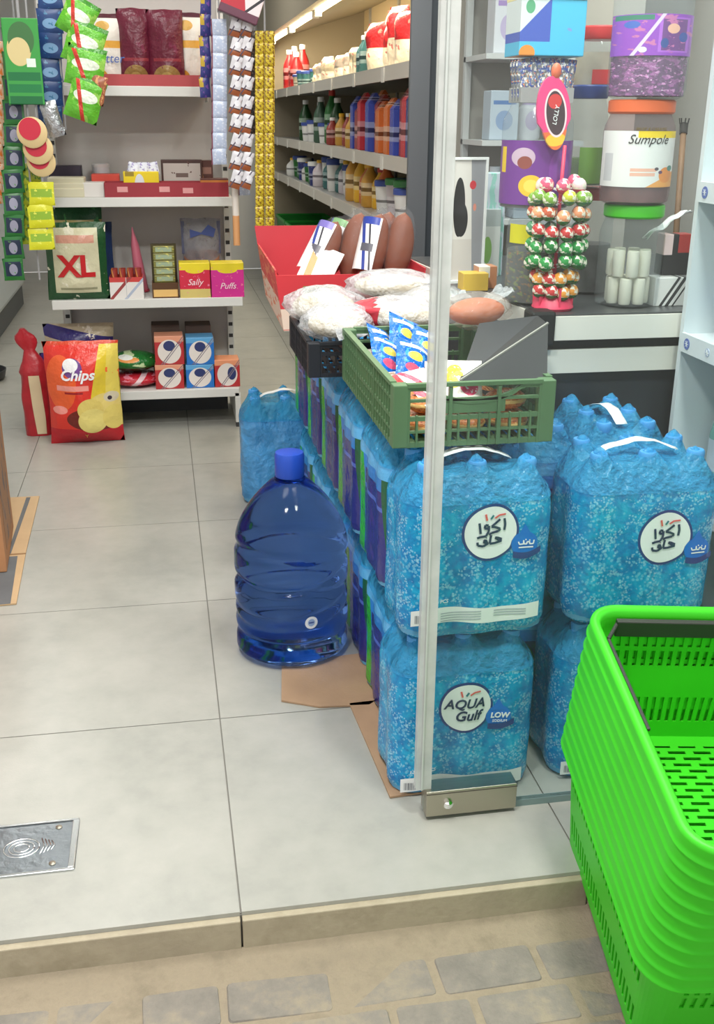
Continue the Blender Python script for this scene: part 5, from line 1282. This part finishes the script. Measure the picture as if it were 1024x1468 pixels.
obj('tube', G().tube([(0, 0, 0), (0, 0, .22)], .013, 12), pmat('tube_print', (214,206,198), [('rect', -.1, 1.1, -.1, .5, (206,150,100))], rough=.5), tbx, smooth=.8)
obj('tape', G().box(-.003, .003, -.001, .001, .22, 1.86-tp.z), MATS['tape_clear'], tbx)

# ================================================================ OPEN COOLER
m_cool = mat('cooler_metal', (176,176,172), .35, .3)
m_warm = mat('cooler_back', (200,180,140), .5, var=.05, vscale=2)
m_cdark = mat('cooler_dark', (62,68,74), .5)
CX, CB = .86, 1.55
CY0, CY1 = 3.62, 8.3
cl = thing('open_cooler', 'long open wall cooler with lit canopy stocked with drinks and dairy along the right aisle', 'cooler', (0, 0, 0))
obj('back_panel', G().box(CB, CB+.05, CY0, CY1, .1, 2.05), m_warm, cl)
for k in range(5):
    y = CY0+.6+k*.95; obj('upright', G().box(CB-.012, CB, y, y+.04, .2, 1.95), m_cool, cl)
obj('near_end_panel', G().box(CX-.03, CB+.05, CY0-.05, CY0, 0, 2.1), m_cdark, cl)
obj('end_cladding', G().box(CX+.085, CB+.05, CY0-.062, CY0-.05, 0, 2.1), mat('end_cladding', (176,170,160), .6), cl)
obj('end_trim', G().box(CX-.045, CX+.02, CY0-.07, CY0-.05, 0, 2.1), mat('cooler_trim', (96,100,104), .45), cl)
obj('far_end_panel', G().box(CX, CB+.05, CY1, CY1+.05, 0, 2.1), mat('cooler_far', (150,140,120), .5), cl)
obj('base', G().box(CX+.05, CB, CY0, CY1, 0, .16), m_cdark, cl)
obj('deck', G().box(CX, CB, CY0, CY1, .16, .22), m_cool, cl)
obj('front_lip', G().box(CX-.03, CX, CY0, CY1, .12, .38), mat('cooler_lip', (150,152,150), .4), cl)
obj('lip_bumper', G().box(CX-.04, CX-.03, CY0, CY1, .30, .34), m_cdark, cl)
obj('canopy', G().add([(CX-.10, CY0, 1.72), (CX+.20, CY0, 1.80), (CB, CY0, 1.95), (CB, CY0, 2.1), (CX-.10, CY0, 2.0), (CX-.10, CY1, 1.72), (CX+.20, CY1, 1.80), (CB, CY1, 1.95), (CB, CY1, 2.1), (CX-.10, CY1, 2.0)],
    [(0,1,2,3,4), (9,8,7,6,5), (0,5,6,1), (1,6,7,2), (2,7,8,3), (3,8,9,4), (4,9,5,0)]), mat('canopy_paint', (150,142,124), .5), cl)
CS = [(1.395, .10), (1.085, .05), (.845, .0)]
for k, (z, ins) in enumerate(CS):
    s = obj('shelf', G().box(CX+ins*0+.0, CB, CY0, CY1, z-.02, z), m_cool, cl)
    obj('price_rail', G().box(CX-.012, CX, CY0, CY1, z-.045, z+.006), mat('price_rail', (190,186,176), .4), s)
    for j in range(7):
        y = CY0+.5+j*.62; obj('price_tag', G().box(CX-.016, CX-.012, y, y+.045, z-.05, z), mat('price_tag', (206,204,196), .5), s)
for j in range(4):
    y0 = CY0+.15+j*1.12
    tl = obj('light_tube', G().tube([(CX+.0, y0, 1.735), (CX+.0, y0+1.0, 1.735)], .014, 8), mat('tube_glow', (255,236,190), .5, emit=14), cl, smooth=4)
    for e in (y0-.02, y0+1.0): obj('tube_holder', G().box(CX-.018, CX+.018, e, e+.02, 1.71, 1.77), m_white, tl)
    la = area('cooler_tube_light', (CX+.03, y0+.5, 1.70), (.05, 1.0), 6.5, (1, .86, .62), (0, math.radians(-35), 0))
# stock
NUM = ['first', 'second', 'third', 'fourth', 'fifth', 'sixth', 'seventh', 'eighth', 'ninth', 'tenth', 'eleventh', 'twelfth', 'thirteenth', 'fourteenth', 'fifteenth', 'sixteenth', 'seventeenth', 'eighteenth', 'nineteenth', 'twentieth', 'twenty-first', 'twenty-second', 'twenty-third', 'twenty-fourth', 'twenty-fifth', 'twenty-sixth', 'twenty-seventh', 'twenty-eighth', 'twenty-ninth', 'thirtieth', 'thirty-first', 'thirty-second', 'thirty-third', 'thirty-fourth', 'thirty-fifth', 'thirty-sixth', 'thirty-seventh', 'thirty-eighth']
RQ = random.Random(21)
STOCK = {}
def stock(kind, col, y, z, shelf, idx, w, h, cname):
    x = CX+.07+RQ.uniform(-.015, .06); h *= RQ.uniform(.82, 1.08)
    lb = '%s %s on the %s cooler shelf, %s from the near end' % (cname, kind.replace('_', ' '), shelf, NUM[idx])
    key = (kind, col, round(h, 2))
    mm = pmat('stock_%s_%d_%d_%d' % (kind, *col), col, [('rect', -.1, 1.1, .30, .62, tuple(min(255, int(c*.5+110)) for c in col)), ('rect', -.1, 1.1, .40, .5, tuple(int(c*.55) for c in col)), ('noise', 6, .66, (220,214,206))], ax=(1, 2), rough=.35)
    grp = 'goods on the %s cooler shelf' % shelf
    if kind == 'tall_carton':
        t = thing('tall_carton', lb, 'carton', (x, y, z+.0005), group=grp)
        obj('body', G().box(-w/2, w/2, -w/2, w/2, 0, h*.82), mm, t, bevel=.002)
        obj('gable_top', G().add([(-w/2, -w/2, h*.82), (w/2, -w/2, h*.82), (w/2, w/2, h*.82), (-w/2, w/2, h*.82), (-.003, -w/2, h), (.003, -w/2, h), (.003, w/2, h), (-.003, w/2, h)], [(0,1,5,4),(1,2,6,5),(2,3,7,6),(3,0,4,7),(4,5,6,7)]), mm, t)
    elif kind == 'bottle':
        t = thing('bottle', lb, 'bottle', (x, y, z+.0005), group=grp)
        obj('body', G().lathe([(w*.42, 0), (w*.5, .008), (w*.5, h*.55), (w*.44, h*.66), (w*.2, h*.84), (w*.18, h*.9)], n=14), mm, t, smooth=.8)
        obj('cap', G().lathe([(w*.22, h*.9), (w*.22, h), (w*.18, h+.002)], n=12), mat('stock_cap_%d' % (col[0] % 3), ((230,230,228), (190,60,50), (230,180,50))[col[0] % 3], .4), t, smooth=.7)
    elif kind == 'tub':
        t = thing('tub', lb, 'tub', (x, y, z+.0005), group=grp)
        obj('body', G().lathe([(w*.40, 0), (w*.42, .003), (w*.5, h*.82)], n=16), mm, t, smooth=.7)
        obj('lid', G().lathe([(w*.54, h*.82), (w*.54, h*.97), (w*.5, h)], n=16), mat('stock_lid_%d' % (col[1] % 3), ((226,228,226), (70,140,80), (60,80,150))[col[1] % 3], .4), t, smooth=.7)
    else:
        t = tag(obj('pouch', bag_geo(w*1.1, h, w*.6, idx, 10, 10), pmat('stockb_%d_%d_%d' % col, col, [('rect', -.1, 1.1, -.1, .5, (226,214,190)), ('noise', 4, .62, (200,120,110))], rough=.3, bump=.4), smooth=4, loc=(x+.02, y, z+.0005), rot=(0, 0, -PI/2+.3)), lb, 'pouch', grp)
CN = {(60,90,70): 'dark green', (40,110,50): 'green', (50,60,120): 'navy', (206,110,50): 'orange', (190,50,60): 'red', (150,60,50): 'brown red', (60,80,170): 'blue', (224,224,220): 'white', (226,176,50): 'yellow', (200,150,60): 'amber', (150,140,130): 'grey', (176,164,140): 'beige', (180,36,40): 'bright red', (206,196,200): 'pale', (60,110,110): 'teal', (30,70,34): 'deep green'}
def fill(shelf, z, y0, y1, seq, gap=.012):
    y = y0; i = 0
    while y < y1 and i < len(NUM):
        kind, col, w, h = seq(y, i)
        stock(kind, col, y+w/2, z, shelf, i, w, h*RQ.uniform(.94, 1.04), CN[col]); y += w+gap; i += 1
def seq_top(y, i):
    if y < 4.75: return ('pouch', (180,36,40), .13, .22)
    if y < 5.0: return ('bottle', (60,110,110), .08, .16)
    if y < 6.7: return ('pouch', RQ.choice([(150,140,130), (176,164,140)]), .12, .13)
    if y < 7.3: return ('tub', RQ.choice([(60,110,110), (176,164,140)]), .09, .10)
    return ('bottle', (180,36,40), .09, .26)
def seq_mid(y, i):
    if y < 5.15: return ('tall_carton', [(60,80,170), (206,110,50), (50,60,120), (190,50,60), (206,110,50), (150,60,50)][i % 6], .068, .235)
    if y < 5.8: return ('bottle', RQ.choice([(150,60,50), (200,150,60)]), .07, .15)
    if i % 2: return ('bottle', RQ.choice([(30,70,34), (40,110,50), (60,90,70)]), .085, .26)
    return ('tub', (224,224,220), .10, .12)
def seq_low(y, i):
    if y < 4.5: return ('tub', [(206,196,200), (224,224,220)][i % 2], .10, .15)
    if y < 5.3: return ('bottle', [(206,110,50), (226,176,50), (200,150,60), (150,140,130)][i % 4], .085, .20)
    if y < 6.3: return ('bottle' if i % 3 else 'tub', [(224,224,220), (206,196,200), (60,110,110)][i % 3], .09, .17)
    return (('tub', 'bottle')[i % 2], [(40,110,50), (224,224,220), (50,60,120)][i % 3], .09, .13)
fill('top', CS[0][0], CY0+.05, 7.9, seq_top); fill('middle', CS[1][0], CY0+.05, 8.1, seq_mid); fill('lower', CS[2][0], CY0+.05, 8.1, seq_low)
tray_n = 0
for k in range(4):
    t = thing('green_produce_tray', 'low bright green crate on the cooler deck, %s from the far end' % NUM[k], 'crate', (CX+.20, 8.0-.62*k, .22), group='green crates in the cooler deck')
    obj('tray', tray_geo(.36, .56, .30, .012), mat('tray_green', (26,130,44), .45), t, bevel=.003)
    obj('rim', G().box(-.19, .19, -.29, -.28, .29, .31).box(-.19, .19, .28, .29, .29, .31).box(-.19, -.18, -.28, .28, .29, .31).box(.18, .19, -.28, .28, .29, .31), mat('tray_green2', (30,150,50), .4), t)
for k in range(5):
    tag(obj('foil_pack', lump(.09, .11, .05, 60+k, .2, 16, 10), mat('foil_pack', (196,198,196), .3, var=.1), smooth=4, loc=(CX+.2, 5.6-.32*k, .2205)), 'pale wrapped pack on the cooler deck, %s from the green crates' % NUM[k], 'pack', 'pale packs on the cooler deck')

# ================================================================ LEFT SIDE
m_box = mat('carton_brown', (164,118,82), .8, var=.1, vscale=7)
bx = thing('tall_carton', 'tall brown carton with orange red front standing at the left photo edge', 'carton', (-.672, 3.02, 0), (0, 0, math.radians(4)))
obj('body', G().box(-.2, .175, -.18, .18, .006, .60), m_box, bx, bevel=.003)
obj('front_print', G().box(-.19, .150, -.1815, -.1805, .02, .59), pmat('carton_orange', (176,84,48), [('rect', -.1, 1.1, -.1, .3, (160,44,40)), ('rect', .92, 1.1, -.1, 1.1, (190,130,90))], rough=.7), bx)
obj('side_print', G().box(.1755, .1765, -.12, .12, .05, .5), pmat('carton_side_grey', (150,112,82), [('noise', 4, .54, (110,96,90))], ax=(1, 2), rough=.8), bx)
fc = thing('flat_cardboard', 'flattened brown cardboard with grey band on the floor under the tall carton', 'cardboard', (-.60, 3.06, 0))
m_tan = mat('cardboard_tan', (182,154,118), .85, var=.06, vscale=8)
obj('sheet', G().add([(-.6, -.46, .001), (.165, -.42, .001), (.150, -.05, .001), (.14, .44, .001), (-.6, .44, .001), (-.6, -.46, .005), (.165, -.42, .005), (.150, -.05, .005), (.14, .44, .005), (-.6, .44, .005)], [(4,3,2,1,0),(5,6,7,8,9),(0,1,6,5),(1,2,7,6),(2,3,8,7),(3,4,9,8),(4,0,5,9)]), m_tan, fc)
obj('grey_band', G().add([(.085, -.425, .0052), (.150, -.42, .0052), (.130, -.09, .0052), (.085, -.09, .0052)], [(0,1,2,3)]).add([(.098, -.07, .0052), (.108, -.07, .0052), (.112, .43, .0052), (.098, .43, .0052)], [(0,1,2,3)]), mat('band_grey', (96,98,100), .8, var=.15), fc, solid=.0004)
obj('fold', G().bar((-.5, -.085, .006), (.152, -.075, .006), .006, .002), mat('fold_brown', (146,114,80), .9), fc)
obj('print_mark', G().box(-.0, .012, -.30, -.22, .0052, .0056).box(.022, .028, -.29, -.23, .0052, .0056), mat('mark_grey', (130,120,112), .8), fc)
pn = thing('dark_pan', 'dark round pan lying on the floor behind the tall carton', 'pan', (-.93, 5.30, 0))
obj('pan', G().lathe([(.10, 0), (.13, .01), (.14, .05), (.135, .05), (.125, .012), (.0, .010)], n=28, cap=False), mat('pan_dark', (46,48,50), .4), pn, smooth=.7)
obj('pan_base', G().lathe([(.10, 0), (.10, .004)], n=28), MATS['pan_dark'], pn)
fz_ = thing('chest_freezer', 'white chest freezer with dark kick plate at the far left', 'freezer', (-1.34, 6.75, 0))
obj('body', G().box(-.38, .40, -.85, .85, .13, .86), mat('freezer_white', (206,216,222), .35), fz_, bevel=.04)
obj('kick_plate', G().box(-.36, .375, -.83, .83, 0, .13), mat('freezer_kick', (96,100,104), .6), fz_)
lid = obj('lid', G().box(-.38, .40, -.85, .85, .87, .93), mat('freezer_lid', (190,204,214), .2), fz_, bevel=.015)
obj('lid_handle', G().box(.40, .415, -.15, .15, .885, .91), mat('freezer_handle', (90,96,104), .4), lid, bevel=.004)
